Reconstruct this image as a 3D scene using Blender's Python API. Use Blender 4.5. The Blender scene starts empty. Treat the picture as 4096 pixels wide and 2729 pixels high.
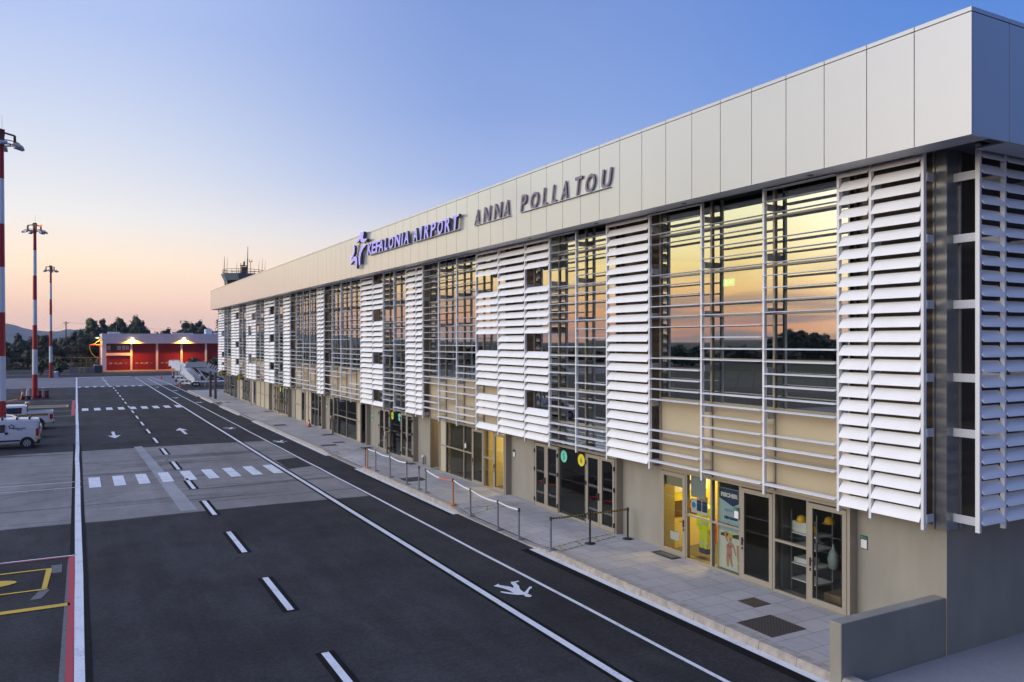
import bpy, bmesh, math, random
from mathutils import Vector, Matrix
random.seed(7)
R = math.radians
scene = bpy.context.scene
COL = scene.collection

# ------------------------------------------------------------------ helpers
class MB:
    """collects shapes for ONE mesh object; every face has a material slot"""
    def __init__(s): s.v = []; s.f = []; s.m = []; s.sm = []
    def add(s, vs, fs, m=0, smooth=False):
        b = len(s.v); s.v += [tuple(v) for v in vs]
        for f in fs: s.f.append([b + i for i in f]); s.m.append(m); s.sm.append(smooth)
    def box(s, x0, x1, y0, y1, z0, z1, m=0):
        if x0 > x1: x0, x1 = x1, x0
        if y0 > y1: y0, y1 = y1, y0
        if z0 > z1: z0, z1 = z1, z0
        s.add([(x0,y0,z0),(x1,y0,z0),(x1,y1,z0),(x0,y1,z0),(x0,y0,z1),(x1,y0,z1),(x1,y1,z1),(x0,y1,z1)],
              [(0,3,2,1),(4,5,6,7),(0,1,5,4),(1,2,6,5),(2,3,7,6),(3,0,4,7)], m)
    def bbox(s, x0, x1, y0, y1, z0, z1, b=.02, m=0):
        """box with chamfered vertical and top edges"""
        if x0 > x1: x0, x1 = x1, x0
        if y0 > y1: y0, y1 = y1, y0
        def ring(i, z): return [(x0+i+b,y0+i,z),(x1-i-b,y0+i,z),(x1-i,y0+i+b,z),(x1-i,y1-i-b,z),(x1-i-b,y1-i,z),(x0+i+b,y1-i,z),(x0+i,y1-i-b,z),(x0+i,y0+i+b,z)]
        vs = ring(b, z0) + ring(0, z0+b) + ring(0, z1-b) + ring(b, z1)
        fs = [tuple(range(7,-1,-1)), tuple(range(24,32))]
        for k in range(3):
            for i in range(8):
                j = (i+1) % 8; fs.append((k*8+i, k*8+j, k*8+8+j, k*8+8+i))
        s.add(vs, fs, m)
    def quad(s, a, b, c, d, m=0): s.add([a,b,c,d], [(0,1,2,3)], m)
    def sheet(s, x0, x1, y0, y1, z, m=0): s.quad((x0,y0,z),(x1,y0,z),(x1,y1,z),(x0,y1,z), m)
    def poly(s, pts, m=0): s.add(pts, [tuple(range(len(pts)))], m)
    def tube(s, p0, p1, r0, r1=None, n=10, m=0, cap=True, smooth=True):
        r1 = r0 if r1 is None else r1
        p0 = Vector(p0); p1 = Vector(p1); d = (p1-p0).normalized()
        a = d.orthogonal().normalized(); b = d.cross(a)
        vs = []
        for p, r in ((p0,r0),(p1,r1)):
            for i in range(n):
                t = 2*math.pi*i/n; vs.append(p + a*(r*math.cos(t)) + b*(r*math.sin(t)))
        s.add(vs, [(i,(i+1)%n,n+(i+1)%n,n+i) for i in range(n)], m, smooth)
        if cap: s.add(vs[:n], [tuple(range(n-1,-1,-1))], m); s.add(vs[n:], [tuple(range(n))], m)
    def path(s, pts, r, n=8, m=0):
        for a, b in zip(pts, pts[1:]): s.tube(a, b, r, r, n, m)
    def lathe(s, prof, c=(0,0,0), n=20, m=0):
        """prof: (r, z) bottom to top"""
        vs = []
        for r, z in prof:
            for i in range(n):
                t = 2*math.pi*i/n; vs.append((c[0]+r*math.cos(t), c[1]+r*math.sin(t), c[2]+z))
        fs = []
        for k in range(len(prof)-1):
            for i in range(n):
                j = (i+1)%n; fs.append((k*n+i,k*n+j,(k+1)*n+j,(k+1)*n+i))
        s.add(vs, fs, m, True)
        s.add(vs[-n:], [tuple(range(n))], m); s.add(vs[:n], [tuple(range(n-1,-1,-1))], m)
    def prism(s, pts, fn, d0, d1, m=0):
        """pts 2D outline, fn(u, v, d) -> 3D"""
        n = len(pts)
        vs = [fn(u,v,d0) for u,v in pts] + [fn(u,v,d1) for u,v in pts]
        s.add(vs, [(i,(i+1)%n,n+(i+1)%n,n+i) for i in range(n)] + [tuple(range(n-1,-1,-1)), tuple(range(n,2*n))], m)
    def ball(s, c, r, m=0, n=10, k=6, sz=1.0):
        s.lathe([(max(.001, r*math.sin(math.pi*i/k)), -r*sz*math.cos(math.pi*i/k)) for i in range(k+1)], c, n, m)

def finish(name, me, mats, parent):
    for mm in (mats if isinstance(mats, (list,tuple)) else [mats]): me.materials.append(mm)
    o = bpy.data.objects.new(name, me); COL.objects.link(o)
    if parent is not None: o.parent = parent
    return o
def rootloc(p):
    v = Vector((0,0,0))
    while p is not None: v += p.location; p = p.parent
    return v
def obj(name, mb, mats, parent=None, label=None, world=True, recalc=True, origin=None):
    """link the collected shapes as one mesh; world=True: vertices are given in world metres"""
    off = rootloc(parent) if (world and parent is not None) else Vector((0,0,0))
    if origin is not None: off = Vector(origin)
    me = bpy.data.meshes.new(name)
    me.from_pydata([(x-off.x, y-off.y, z-off.z) for x,y,z in mb.v], [], mb.f)
    me.polygons.foreach_set('material_index', mb.m); me.polygons.foreach_set('use_smooth', mb.sm)
    if recalc:
        bm = bmesh.new(); bm.from_mesh(me); bmesh.ops.recalc_face_normals(bm, faces=bm.faces); bm.to_mesh(me); bm.free()
    me.update()
    o = finish(name, me, mats, parent)
    if origin is not None: o.location = off
    if label: o['label'] = label
    return o
def tag(o, label, cat, group=None, kind=None):
    if label: o['label'] = label
    if cat: o['category'] = cat
    if group: o['group'] = group
    if kind: o['kind'] = kind
    return o
def thing(name, label, cat, loc=(0,0,0), group=None, rz=0):
    o = bpy.data.objects.new(name, None); COL.objects.link(o); o.location = loc; o.rotation_euler = (0,0,rz)
    o.empty_display_size = .2
    return tag(o, label, cat, group)
def struct(name, mb, mats, recalc=False):
    o = obj(name, mb, mats, None, recalc=recalc); o['kind'] = 'structure'; return o
def dup(root, loc, label, rz=0, scale=None, group=None):
    r = root.copy(); COL.objects.link(r); r.location = loc; r.rotation_euler = (0,0,rz); r['label'] = label
    if scale is not None: r.scale = scale
    if group: r['group'] = group
    for ch in list(root.children):
        c = ch.copy(); COL.objects.link(c); c.parent = r
        for g in list(ch.children):
            d = g.copy(); COL.objects.link(d); d.parent = c
    return r

# ------------------------------------------------------------------ materials
def mat(name, col, rough=.5, metal=0., var=.0, vscale=3., bump=0., bscale=40., emit=None, estr=0., spec=.5, vstretch=None):
    m = bpy.data.materials.new(name); m.use_nodes = True
    nt = m.node_tree; b = nt.nodes['Principled BSDF']
    b.inputs['Roughness'].default_value = rough; b.inputs['Metallic'].default_value = metal
    b.inputs['Base Color'].default_value = (*col, 1); b.inputs['Specular IOR Level'].default_value = spec
    if var or bump: 
        tc = nt.nodes.new('ShaderNodeTexCoord')
        src = tc.outputs['Object']
        if vstretch:
            mp = nt.nodes.new('ShaderNodeMapping'); mp.inputs['Scale'].default_value = vstretch
            nt.links.new(src, mp.inputs[0]); src = mp.outputs[0]
    if var:
        n = nt.nodes.new('ShaderNodeTexNoise'); n.inputs['Scale'].default_value = vscale; n.inputs['Detail'].default_value = 6
        nt.links.new(src, n.inputs['Vector'])
        r = nt.nodes.new('ShaderNodeMapRange'); r.inputs[1].default_value = .3; r.inputs[2].default_value = .7
        r.inputs[3].default_value = 1-var; r.inputs[4].default_value = 1+var
        nt.links.new(n.outputs['Fac'], r.inputs[0])
        mx = nt.nodes.new('ShaderNodeVectorMath'); mx.operation = 'SCALE'; mx.inputs[0].default_value = col
        nt.links.new(r.outputs[0], mx.inputs['Scale']); nt.links.new(mx.outputs[0], b.inputs['Base Color'])
    if bump:
        n2 = nt.nodes.new('ShaderNodeTexNoise'); n2.inputs['Scale'].default_value = bscale; n2.inputs['Detail'].default_value = 4
        nt.links.new(src, n2.inputs['Vector'])
        bp = nt.nodes.new('ShaderNodeBump'); bp.inputs['Strength'].default_value = bump; bp.inputs['Distance'].default_value = .02
        nt.links.new(n2.outputs['Fac'], bp.inputs['Height']); nt.links.new(bp.outputs[0], b.inputs['Normal'])
    if emit:
        b.inputs['Emission Color'].default_value = (*emit, 1); b.inputs['Emission Strength'].default_value = estr
    return m

def glass_mat(name, tint, refl, k=.85):
    m = bpy.data.materials.new(name); m.use_nodes = True; nt = m.node_tree; nt.nodes.clear()
    out = nt.nodes.new('ShaderNodeOutputMaterial'); mix = nt.nodes.new('ShaderNodeMixShader')
    gl = nt.nodes.new('ShaderNodeBsdfGlossy'); gl.inputs['Roughness'].default_value = .0; gl.inputs['Color'].default_value = (.97,1,.95,1)
    tr = nt.nodes.new('ShaderNodeBsdfTransparent'); tr.inputs['Color'].default_value = (*tint,1)
    fr = nt.nodes.new('ShaderNodeFresnel'); fr.inputs['IOR'].default_value = 1.5
    ad = nt.nodes.new('ShaderNodeMath'); ad.operation = 'MULTIPLY_ADD'; ad.inputs[1].default_value = k; ad.inputs[2].default_value = refl
    ad.use_clamp = True
    nt.links.new(fr.outputs[0], ad.inputs[0]); nt.links.new(ad.outputs[0], mix.inputs[0])
    nt.links.new(tr.outputs[0], mix.inputs[1]); nt.links.new(gl.outputs[0], mix.inputs[2]); nt.links.new(mix.outputs[0], out.inputs[0])
    return m

def ground_mat(name, col, dark, patch=.25, speck=.25, rough=.85, marks=0., scale=1., warm=0.):
    """worn paving: broad patches, aggregate speckle, stretched tyre smears"""
    m = bpy.data.materials.new(name); m.use_nodes = True; nt = m.node_tree; b = nt.nodes['Principled BSDF']
    L = nt.links.new
    tc = nt.nodes.new('ShaderNodeTexCoord')
    def noise(sc, det=5, st=None, dist=0., rot=0.):
        n = nt.nodes.new('ShaderNodeTexNoise'); n.inputs['Scale'].default_value = sc; n.inputs['Detail'].default_value = det
        n.inputs['Distortion'].default_value = dist
        v = tc.outputs['Object']
        if st:
            mp = nt.nodes.new('ShaderNodeMapping'); mp.inputs['Scale'].default_value = st; mp.inputs['Rotation'].default_value = (0,0,rot); L(v, mp.inputs[0]); v = mp.outputs[0]
        L(v, n.inputs['Vector']); return n.outputs['Fac']
    def rng(s, a, b2, c, d):
        r = nt.nodes.new('ShaderNodeMapRange'); 
        for i, v in enumerate((a,b2,c,d)): r.inputs[i+1].default_value = v
        L(s, r.inputs[0]); return r.outputs[0]
    def mul(a, b2):
        q = nt.nodes.new('ShaderNodeMath'); q.operation = 'MULTIPLY'; L(a, q.inputs[0]); L(b2, q.inputs[1]); return q.outputs[0]
    f = mul(rng(noise(.22*scale, 6), .3, .7, 1-patch, 1+patch), rng(noise(1.7*scale, 4, (1,.35,1)), .3, .7, 1-patch*.6, 1+patch*.6))
    f = mul(f, rng(noise(38, 3), .3, .7, 1-speck, 1+speck))
    f = mul(f, rng(noise(9, 4), .35, .75, 1-speck*.4, 1+speck*.5))
    f = mul(f, rng(noise(1.0, 4, (.9,.035,1), .25), .3, .7, 1-patch*.55, 1+patch*.55))
    f = mul(f, rng(noise(.9*scale, 2, None, 2.5), .66, .72, 1, 1-patch*.7))
    if marks:
        for rot, sc in ((.25,.5),(-.5,.7),(1.25,.45)):
            f = mul(f, rng(noise(sc, 3, (.12,1.9,1), 1.1, rot), .60, .70, 1, 1-marks))
    mx = nt.nodes.new('ShaderNodeMix'); mx.data_type = 'RGBA'
    mx.inputs['A'].default_value = (*col,1); mx.inputs['B'].default_value = (*dark,1)
    L(rng(noise(.6*scale, 6, None, .6), .55, .8, 0, .8), mx.inputs['Factor'])
    sc = nt.nodes.new('ShaderNodeVectorMath'); sc.operation = 'SCALE'; L(mx.outputs['Result'], sc.inputs[0]); L(f, sc.inputs['Scale'])
    L(sc.outputs[0], b.inputs['Base Color'])
    L(rng(noise(.5*scale,4), .3,.7, min(1,rough-.02), min(1,rough+.12)), b.inputs['Roughness'])
    bp = nt.nodes.new('ShaderNodeBump'); bp.inputs['Strength'].default_value = .35; bp.inputs['Distance'].default_value = .006
    L(noise(60,3), bp.inputs['Height']); L(bp.outputs[0], b.inputs['Normal'])
    b.inputs['Specular IOR Level'].default_value = .12
    return m

def paving_mat():
    m = ground_mat('paving_tiles', (.43,.415,.405), (.36,.325,.295), .10, .06, .8, 0, 1.)
    nt = m.node_tree; L = nt.links.new; b = nt.nodes['Principled BSDF']
    base = b.inputs['Base Color'].links[0].from_socket
    tc = nt.nodes.new('ShaderNodeTexCoord')
    mp = nt.nodes.new('ShaderNodeMapping'); mp.inputs['Rotation'].default_value = (0,0,0)
    L(tc.outputs['Object'], mp.inputs[0])
    br = nt.nodes.new('ShaderNodeTexBrick'); br.offset = .5
    br.inputs['Scale'].default_value = 1.; br.inputs['Brick Width'].default_value = .8; br.inputs['Row Height'].default_value = .6
    br.inputs['Mortar Size'].default_value = .009; br.inputs['Mortar Smooth'].default_value = .2
    br.inputs['Color1'].default_value = (1.05,1.03,1.02,1); br.inputs['Color2'].default_value = (.9,.9,.92,1); br.inputs['Mortar'].default_value = (.52,.5,.5,1)
    L(mp.outputs[0], br.inputs['Vector'])
    mx = nt.nodes.new('ShaderNodeMix'); mx.data_type = 'RGBA'; mx.blend_type = 'MULTIPLY'; mx.inputs['Factor'].default_value = 1
    L(base, mx.inputs['A']); L(br.outputs['Color'], mx.inputs['B']); L(mx.outputs['Result'], b.inputs['Base Color'])
    return m

def paint_mat(name, col, wear=.5):
    """road paint worn through to the asphalt in flecks"""
    m = bpy.data.materials.new(name); m.use_nodes = True; nt = m.node_tree; b = nt.nodes['Principled BSDF']; L = nt.links.new
    tc = nt.nodes.new('ShaderNodeTexCoord')
    n1 = nt.nodes.new('ShaderNodeTexNoise'); n1.inputs['Scale'].default_value = 22; n1.inputs['Detail'].default_value = 6
    n2 = nt.nodes.new('ShaderNodeTexNoise'); n2.inputs['Scale'].default_value = 1.3; n2.inputs['Detail'].default_value = 3
    L(tc.outputs['Object'], n1.inputs[0]); L(tc.outputs['Object'], n2.inputs[0])
    a = nt.nodes.new('ShaderNodeMath'); a.operation = 'ADD'; L(n1.outputs['Fac'], a.inputs[0]); L(n2.outputs['Fac'], a.inputs[1])
    r = nt.nodes.new('ShaderNodeMapRange'); r.inputs[1].default_value = 1.02; r.inputs[2].default_value = 1.4; r.inputs[3].default_value = 0; r.inputs[4].default_value = wear
    L(a.outputs[0], r.inputs[0])
    mx = nt.nodes.new('ShaderNodeMix'); mx.data_type = 'RGBA'; mx.inputs['A'].default_value = (*col,1); mx.inputs['B'].default_value = (.09,.09,.1,1)
    L(r.outputs[0], mx.inputs['Factor']); L(mx.outputs['Result'], b.inputs['Base Color']); b.inputs['Roughness'].default_value = .7
    return m

def leaf_mat(name, c1, c2):
    m = bpy.data.materials.new(name); m.use_nodes = True; nt = m.node_tree; b = nt.nodes['Principled BSDF']; L = nt.links.new
    tc = nt.nodes.new('ShaderNodeTexCoord'); n = nt.nodes.new('ShaderNodeTexNoise'); n.inputs['Scale'].default_value = .9; n.inputs['Detail'].default_value = 5
    L(tc.outputs['Object'], n.inputs[0])
    r = nt.nodes.new('ShaderNodeValToRGB'); r.color_ramp.elements[0].position = .35; r.color_ramp.elements[1].position = .68
    r.color_ramp.elements[0].color = (*c1,1); r.color_ramp.elements[1].color = (*c2,1)
    L(n.outputs['Fac'], r.inputs[0]); L(r.outputs[0], b.inputs['Base Color']); b.inputs['Roughness'].default_value = .6
    return m

def checker_mat(name, c1, c2, size, rough=.5):
    m = bpy.data.materials.new(name); m.use_nodes = True; nt = m.node_tree; b = nt.nodes['Principled BSDF']
    tc = nt.nodes.new('ShaderNodeTexCoord'); ch = nt.nodes.new('ShaderNodeTexChecker'); ch.inputs['Scale'].default_value = 1/size
    ch.inputs['Color1'].default_value = (*c1,1); ch.inputs['Color2'].default_value = (*c2,1)
    nt.links.new(tc.outputs['Object'], ch.inputs[0]); nt.links.new(ch.outputs[0], b.inputs['Base Color']); b.inputs['Roughness'].default_value = rough
    return m

M = {}
M['asphalt'] = ground_mat('asphalt', (.046,.0445,.047), (.060,.056,.053), .26, .42, .82, .10)
M['asphalt_lane'] = ground_mat('asphalt_lane', (.044,.0425,.045), (.062,.055,.048), .2, .42, .82, .0)
M['pale_asphalt'] = ground_mat('pale_asphalt', (.27,.25,.24), (.215,.197,.187), .15, .2, .85, .45)
M['pale_concrete'] = ground_mat('pale_concrete', (.23,.22,.23), (.22,.21,.215), .10, .15, .85, .2)
M['dark_seal'] = mat('dark_seal', (.012,.012,.013), .9, var=.3, vscale=6, spec=.1)
M['patch_pale'] = ground_mat('patch_pale', (.36,.36,.365), (.28,.27,.27), .15, .2, .85)
M['ghost_paint'] = mat('ghost_paint', (.13,.13,.14), .8, var=.3, vscale=9)
M['earth'] = ground_mat('dry_earth', (.17,.125,.075), (.12,.11,.055), .3, .3, .95)
M['curtain'] = mat('pale_curtain', (.40,.42,.42), .8)
M['field'] = ground_mat('dark_field', (.05,.052,.028), (.07,.062,.035), .3, .2, .95, 0, .1)
M['paving'] = paving_mat()
M['kerb'] = mat('kerb_stone', (.36,.32,.28), .85, var=.22, vscale=5, bump=.3, bscale=30)
M['white_paint'] = paint_mat('white_paint', (.76,.77,.8), .5)
M['red_paint'] = paint_mat('red_paint', (.47,.035,.055), .3)
M['yellow_paint'] = paint_mat('yellow_paint', (.68,.43,.03), .3)
M['side_concrete'] = ground_mat('side_concrete', (.34,.33,.33), (.3,.29,.29), .06, .1, .8)
M['render'] = mat('grey_render', (.285,.268,.222), .85, var=.09, vscale=1.6, bump=.4, bscale=90, vstretch=(1,1,.35))
M['cladding'] = mat('bronze_cladding', (.10,.075,.055), .34, .55, var=.12, vscale=1.5)
M['corner_metal'] = mat('grey_sheet_metal', (.30,.31,.32), .32, .75, var=.06)
M['fascia'] = mat('fascia_panel', (.415,.42,.43), .34, 0, var=.02, vscale=.45, spec=.6, bump=.12, bscale=.9)
fb = M['fascia'].node_tree.nodes['Principled BSDF']; fb.inputs['Coat Weight'].default_value = 1; fb.inputs['Coat Roughness'].default_value = .16; fb.inputs['Coat IOR'].default_value = 1.7
M['gap'] = mat('dark_gap', (.05,.05,.06), .8)
M['soffit'] = mat('soffit_panel', (.42,.42,.44), .5, var=.04)
M['recess'] = mat('soffit_recess', (.10,.10,.11), .7)
M['blade'] = mat('louvre_white', (.86,.86,.87), .42, var=.035, vscale=1.7)
M['post'] = mat('post_white', (.74,.75,.77), .42)
M['bracket'] = mat('bracket_grey', (.52,.54,.58), .45)
M['frame'] = mat('frame_taupe', (.33,.295,.235), .42, .15)
M['spandrel'] = mat('beige_spandrel', (.49,.415,.285), .27, var=.04, vscale=.7)
M['panel'] = mat('beige_panel', (.50,.445,.32), .4, var=.03, vscale=.8)
M['glass'] = glass_mat('coated_glass', (.34,.42,.40), .42, .55)
M['clear'] = glass_mat('clear_glass', (.80,.84,.80), .012, .95)
M['interior'] = mat('interior_wall', (.15,.15,.145), .8)
M['interior_floor'] = mat('interior_floor', (.10,.095,.09), .5)
M['yellow_wall'] = mat('cream_wall', (.66,.55,.27), .7)
M['black'] = mat('black_plastic', (.018,.018,.02), .45)
M['rubber'] = mat('rubber', (.022,.022,.024), .8, var=.2, vscale=20)
M['grate'] = checker_mat('iron_grate', (.075,.06,.048), (.03,.026,.022), .045, .8)
M['iron'] = mat('rusty_cover', (.085,.055,.038), .8, var=.35, vscale=7)
M['steel'] = mat('grey_steel', (.27,.28,.31), .4, .5)
M['dark_steel'] = mat('dark_steel', (.10,.10,.11), .5, .3, var=.15, vscale=3)
M['orange_paint'] = mat('orange_paint', (.62,.20,.03), .45)
M['orange_plastic'] = mat('orange_plastic', (.66,.09,.025), .5)
M['white'] = mat('white_plastic', (.78,.78,.78), .4)
M['belt_white'] = mat('belt_white', (.78,.80,.84), .6)
M['belt_orange'] = mat('belt_orange', (.72,.16,.05), .6)
M['belt_black'] = mat('belt_black', (.045,.025,.02), .6)
M['belt_mark'] = mat('belt_mark', (.75,.52,.05), .6)
M['mast_red'] = mat('mast_red', (.42,.018,.03), .4, var=.08, vscale=.6)
M['mast_white'] = mat('mast_white', (.70,.73,.77), .4, var=.05, vscale=.6)
M['rust'] = mat('head_steel', (.16,.055,.04), .55, .2, var=.2)
M['lamp_grey'] = mat('lamp_grey', (.36,.40,.43), .4, .4)
M['lamp_glass'] = mat('lamp_glass', (.35,.38,.38), .15)
M['beacon'] = mat('red_beacon', (.8,.02,.01), .3, emit=(1,.03,.01), estr=9)
M['sign_face'] = mat('sign_face', (.22,.19,.62), .35, emit=(.27,.22,.86), estr=.62)
M['sign_rim'] = mat('sign_rim', (.8,.8,.9), .4, emit=(.92,.9,1), estr=.65)
M['sign_side'] = mat('sign_side', (.09,.095,.16), .4)
M['letter_dark'] = mat('letter_purple', (.145,.12,.19), .4)
M['letter_side'] = mat('letter_side', (.10,.10,.19), .4)
M['teal'] = mat('teal_vinyl', (.16,.62,.47), .4)
M['yellow_v'] = mat('yellow_vinyl', (.75,.66,.03), .4)
M['lime_v'] = mat('lime_vinyl', (.50,.68,.02), .4)
M['ink'] = mat('black_ink', (.02,.03,.03), .5)
M['green_ink'] = mat('green_ink', (.12,.62,.36), .5)
M['paper'] = mat('paper', (.72,.72,.74), .7)
M['navy'] = mat('navy_print', (.02,.05,.16), .5)
M['sky_print'] = mat('sky_print', (.42,.60,.70), .5)
M['sand_print'] = mat('sand_print', (.70,.72,.66), .5)
M['skin_print'] = mat('skin_print', (.50,.27,.17), .5)
M['pink_print'] = mat('pink_print', (.55,.12,.22), .5)
M['hivis'] = mat('hivis_yellow', (.68,.85,.02), .6, emit=(.7,.9,.02), estr=.05)
M['red_cloth'] = mat('red_cloth', (.7,.08,.03), .7)
M['helmet'] = mat('helmet_yellow', (.85,.50,.02), .35)
M['car_white'] = mat('car_white', (.74,.76,.80), .22, var=.02, spec=.6)
M['car_silver'] = mat('car_silver', (.60,.63,.66), .22, .2)
M['car_glass'] = mat('car_glass', (.02,.028,.034), .06, spec=.8)
M['tail_red'] = mat('tail_red', (.40,.01,.02), .18)
M['rim'] = mat('alloy_rim', (.55,.57,.60), .35, .5)
M['check'] = checker_mat('check_print', (.70,.42,.03), (.02,.02,.025), .08)
M['amber'] = mat('amber_lens', (.75,.24,.07), .3)
M['plate'] = mat('yellow_plate', (.75,.55,.02), .4)
M['station_white'] = mat('station_render', (.70,.71,.76), .8, var=.05, vscale=1.2)
M['red_door'] = mat('red_door', (.20,.002,.007), .6, var=.06, vscale=1)
M['lamp_lit'] = mat('lit_lamp', (1,.8,.5), .4, emit=(1,.60,.20), estr=25)
M['tower_blue'] = mat('tower_panel', (.17,.225,.26), .6, var=.08, vscale=1.5)
M['tower_pale'] = mat('tower_render', (.45,.47,.46), .7)
M['rail'] = mat('tower_rail', (.09,.08,.10), .5, .3)
M['radar'] = mat('beacon_housing', (.13,.10,.03), .5)
M['stairs_white'] = mat('stair_white', (.62,.66,.72), .4, var=.05)
M['stair_steps'] = mat('stair_steps', (.16,.19,.23), .6)
M['rusty_panel'] = mat('rusty_panel', (.20,.08,.045), .7, var=.3, vscale=2)
M['cart_red'] = mat('cart_red', (.27,.012,.03), .45)
M['concrete'] = mat('weathered_concrete', (.26,.26,.27), .9, var=.2, vscale=2, bump=.3)
M['cabinet'] = mat('cabinet_grey', (.42,.50,.56), .5, var=.08)
M['wood_pole'] = mat('wood_pole', (.12,.095,.08), .9, var=.25, vscale=4)
M['leaf_a'] = leaf_mat('leaf_dark', (.022,.030,.014), (.062,.070,.030))
M['leaf_b'] = leaf_mat('leaf_green', (.030,.046,.014), (.10,.115,.032))
M['leaf_c'] = leaf_mat('leaf_olive', (.030,.036,.018), (.085,.078,.034))
M['bark'] = mat('bark', (.07,.05,.038), .95, var=.3, vscale=5)
M['hill'] = ground_mat('hill_scrub', (.085,.095,.09), (.06,.07,.065), .3, .1, .95, 0, .05)
M['grass'] = leaf_mat('dry_grass', (.06,.065,.02), (.14,.12,.045))
M['exit'] = mat('exit_sign_lit', (.1,.6,.2), .4, emit=(.10,1,.22), estr=1.6)
M['exit_white'] = mat('exit_symbol', (.9,.9,.9), .4, emit=(.9,1,.9), estr=1.6)
M['tube_lit'] = mat('ceiling_lamp_lit', (1,.9,.7), .4, emit=(1,.78,.42), estr=5)

# ------------------------------------------------------------------ lettering
def text_mesh(s, size, extrude=.0, offset=0., shear=0., xs=1.0):
    cu = bpy.data.curves.new('lettering', 'FONT'); cu.body = s; cu.size = size; cu.extrude = extrude; cu.offset = offset
    cu.shear = shear; cu.resolution_u = 3; cu.align_x = 'LEFT'
    o = bpy.data.objects.new('lettering', cu); COL.objects.link(o)
    dg = bpy.context.evaluated_depsgraph_get(); dg.update()
    me = bpy.data.meshes.new_from_object(o.evaluated_get(dg))
    bpy.data.objects.remove(o); bpy.data.curves.remove(cu)
    for v in me.vertices: v.co.x *= xs
    return me
FACADE = Matrix(((0,0,-1),(-1,0,0),(0,1,0)))      # text x -> -Y, text y -> Z, text z -> -X
SOUTH = Matrix(((1,0,0),(0,0,-1),(0,1,0)))        # text x -> X, text y -> Z, text z -> -Y
def text_to_mb(mb, s, size, org, basis=FACADE, m=0, center=True, width=None, bold=0., shear=0.):
    me = text_mesh(s, size, 0, bold, shear)
    xs = [v.co.x for v in me.vertices]; w = max(xs)-min(xs); k = (width/w) if width else 1.
    x0 = min(xs) + (w/2 if center else 0)
    vs = [Vector(org) + basis @ Vector(((v.co.x-x0)*k, v.co.y, 0)) for v in me.vertices]
    mb.add(vs, [tuple(p.vertices) for p in me.polygons], m)
    bpy.data.meshes.remove(me)

# ------------------------------------------------------------------ ground
mb = MB(); mb.sheet(-9000,9000,-4000,9000,-.012); struct('terrain', mb, M['field'])
mb = MB()
mb.sheet(-75,60,-40,163,0); struct('apron', mb, M['asphalt'])
mb = MB(); mb.sheet(-160,90,163.02,194,0.0); struct('service_road', mb, M['asphalt_lane'])
mb = MB()
def wav(y, x0, x1, amp, n=44):
    return [(x0+(x1-x0)*i/n, y + amp*(math.sin(i*1.7)+.6*math.sin(i*4.1+1)) , .004) for i in range(n+1)]
a = wav(32.3,-75,10.78,.10); b = wav(53.4,-75,10.78,.12)
for i in range(len(a)-1): mb.quad(a[i],a[i+1],b[i+1],b[i])
struct('worn_apron_strip', mb, M['pale_asphalt'])
M['tyre'] = mat('tyre_mark', (.15,.135,.13), .9, var=.3, vscale=3)
tr_ = random.Random(21)
for k in range(22):
    cx = tr_.uniform(-9,10); cy = tr_.uniform(34.5,51); rr = tr_.uniform(5,26); a0 = tr_.uniform(0,6.28); da = tr_.uniform(2.5,9)/rr; wd_ = tr_.uniform(.07,.16); mb = MB(); n = 18; ox = cx-rr*math.cos(a0); oy = cy-rr*math.sin(a0)
    def P_(t, o): return (ox+(rr+o)*math.cos(a0+da*t), oy+(rr+o)*math.sin(a0+da*t), .0065+.00005*k)
    for i in range(n):
        t0, t1 = i/n-.5, (i+1)/n-.5; w0 = wd_*math.cos(t0*3.0); w1 = wd_*math.cos(t1*3.0)
        q = [P_(t0,-w0/2),P_(t0,w0/2),P_(t1,w1/2),P_(t1,-w1/2)]
        if all(33 < p[1] < 52.8 and p[0] < 10.6 for p in q): mb.quad(*q)
    if mb.v: struct('tyre_mark', mb, M['tyre'])
mb = MB(); mb.sheet(-75,16,127.4,162.8,.004); struct('concrete_apron', mb, M['pale_concrete'])
mb = MB(); mb.sheet(12.9,60,-40,10.12,.006); struct('side_apron', mb, M['side_concrete'])
mb = MB(); mb.quad((3.1,54,.008),(3.5,32.7,.008),(4.1,32.7,.008),(3.55,54.1,.008)); struct('apron_patch', mb, M['patch_pale'])
mb = MB(); mb.poly([(9.45,40.9,.0105),(10.75,41.3,.0105),(10.78,44.7,.0105),(9.5,44.3,.0105)]); struct('asphalt_patch', mb, M['asphalt'])
# walkway lane of darker asphalt
mb = MB(); mb.sheet(10.82,12.6,-20,127.3,.008); struct('walkway', mb, M['asphalt_lane'])

# markings
Z1, Z2 = .012, .016
mb = MB()
mb.sheet(9.03,9.40,-20,160,Z1)
mb.sheet(-.17,.27,-10,57,Z1)
for k in range(-2, 26):
    y0 = 13.42 + 5.99*k
    if y0 > 122: break
    mb.sheet(4.34,4.74,y0-.05,(y0+3.05 if not 37 < y0 < 38 else 39.75),Z1)
mb.sheet(12.10,12.36,-20,21.6,Z1); mb.sheet(12.2,12.36,27.2,39.3,Z1)
struct('marking_outline', mb, M['dark_seal'])
mb = MB()
def strip(x, w, y0, y1, seg=6., amp=.012):
    n = max(1, int((y1-y0)/seg)); pts = [(x+random.uniform(-amp,amp), y0+(y1-y0)*i/n) for i in range(n+1)]
    for (xa,ya),(xb,yb) in zip(pts,pts[1:]): mb.quad((xa-w/2,ya,Z2),(xa+w/2,ya,Z2),(xb+w/2,yb,Z2),(xb-w/2,yb,Z2))
strip(9.215,.17,-20,158)
struct('lane_line', mb, M['white_paint'])
mb = MB(); strip(10.87,.11,-20,152,3.,.02); struct('lane_line', mb, M['white_paint'])
mb = MB()
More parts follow.
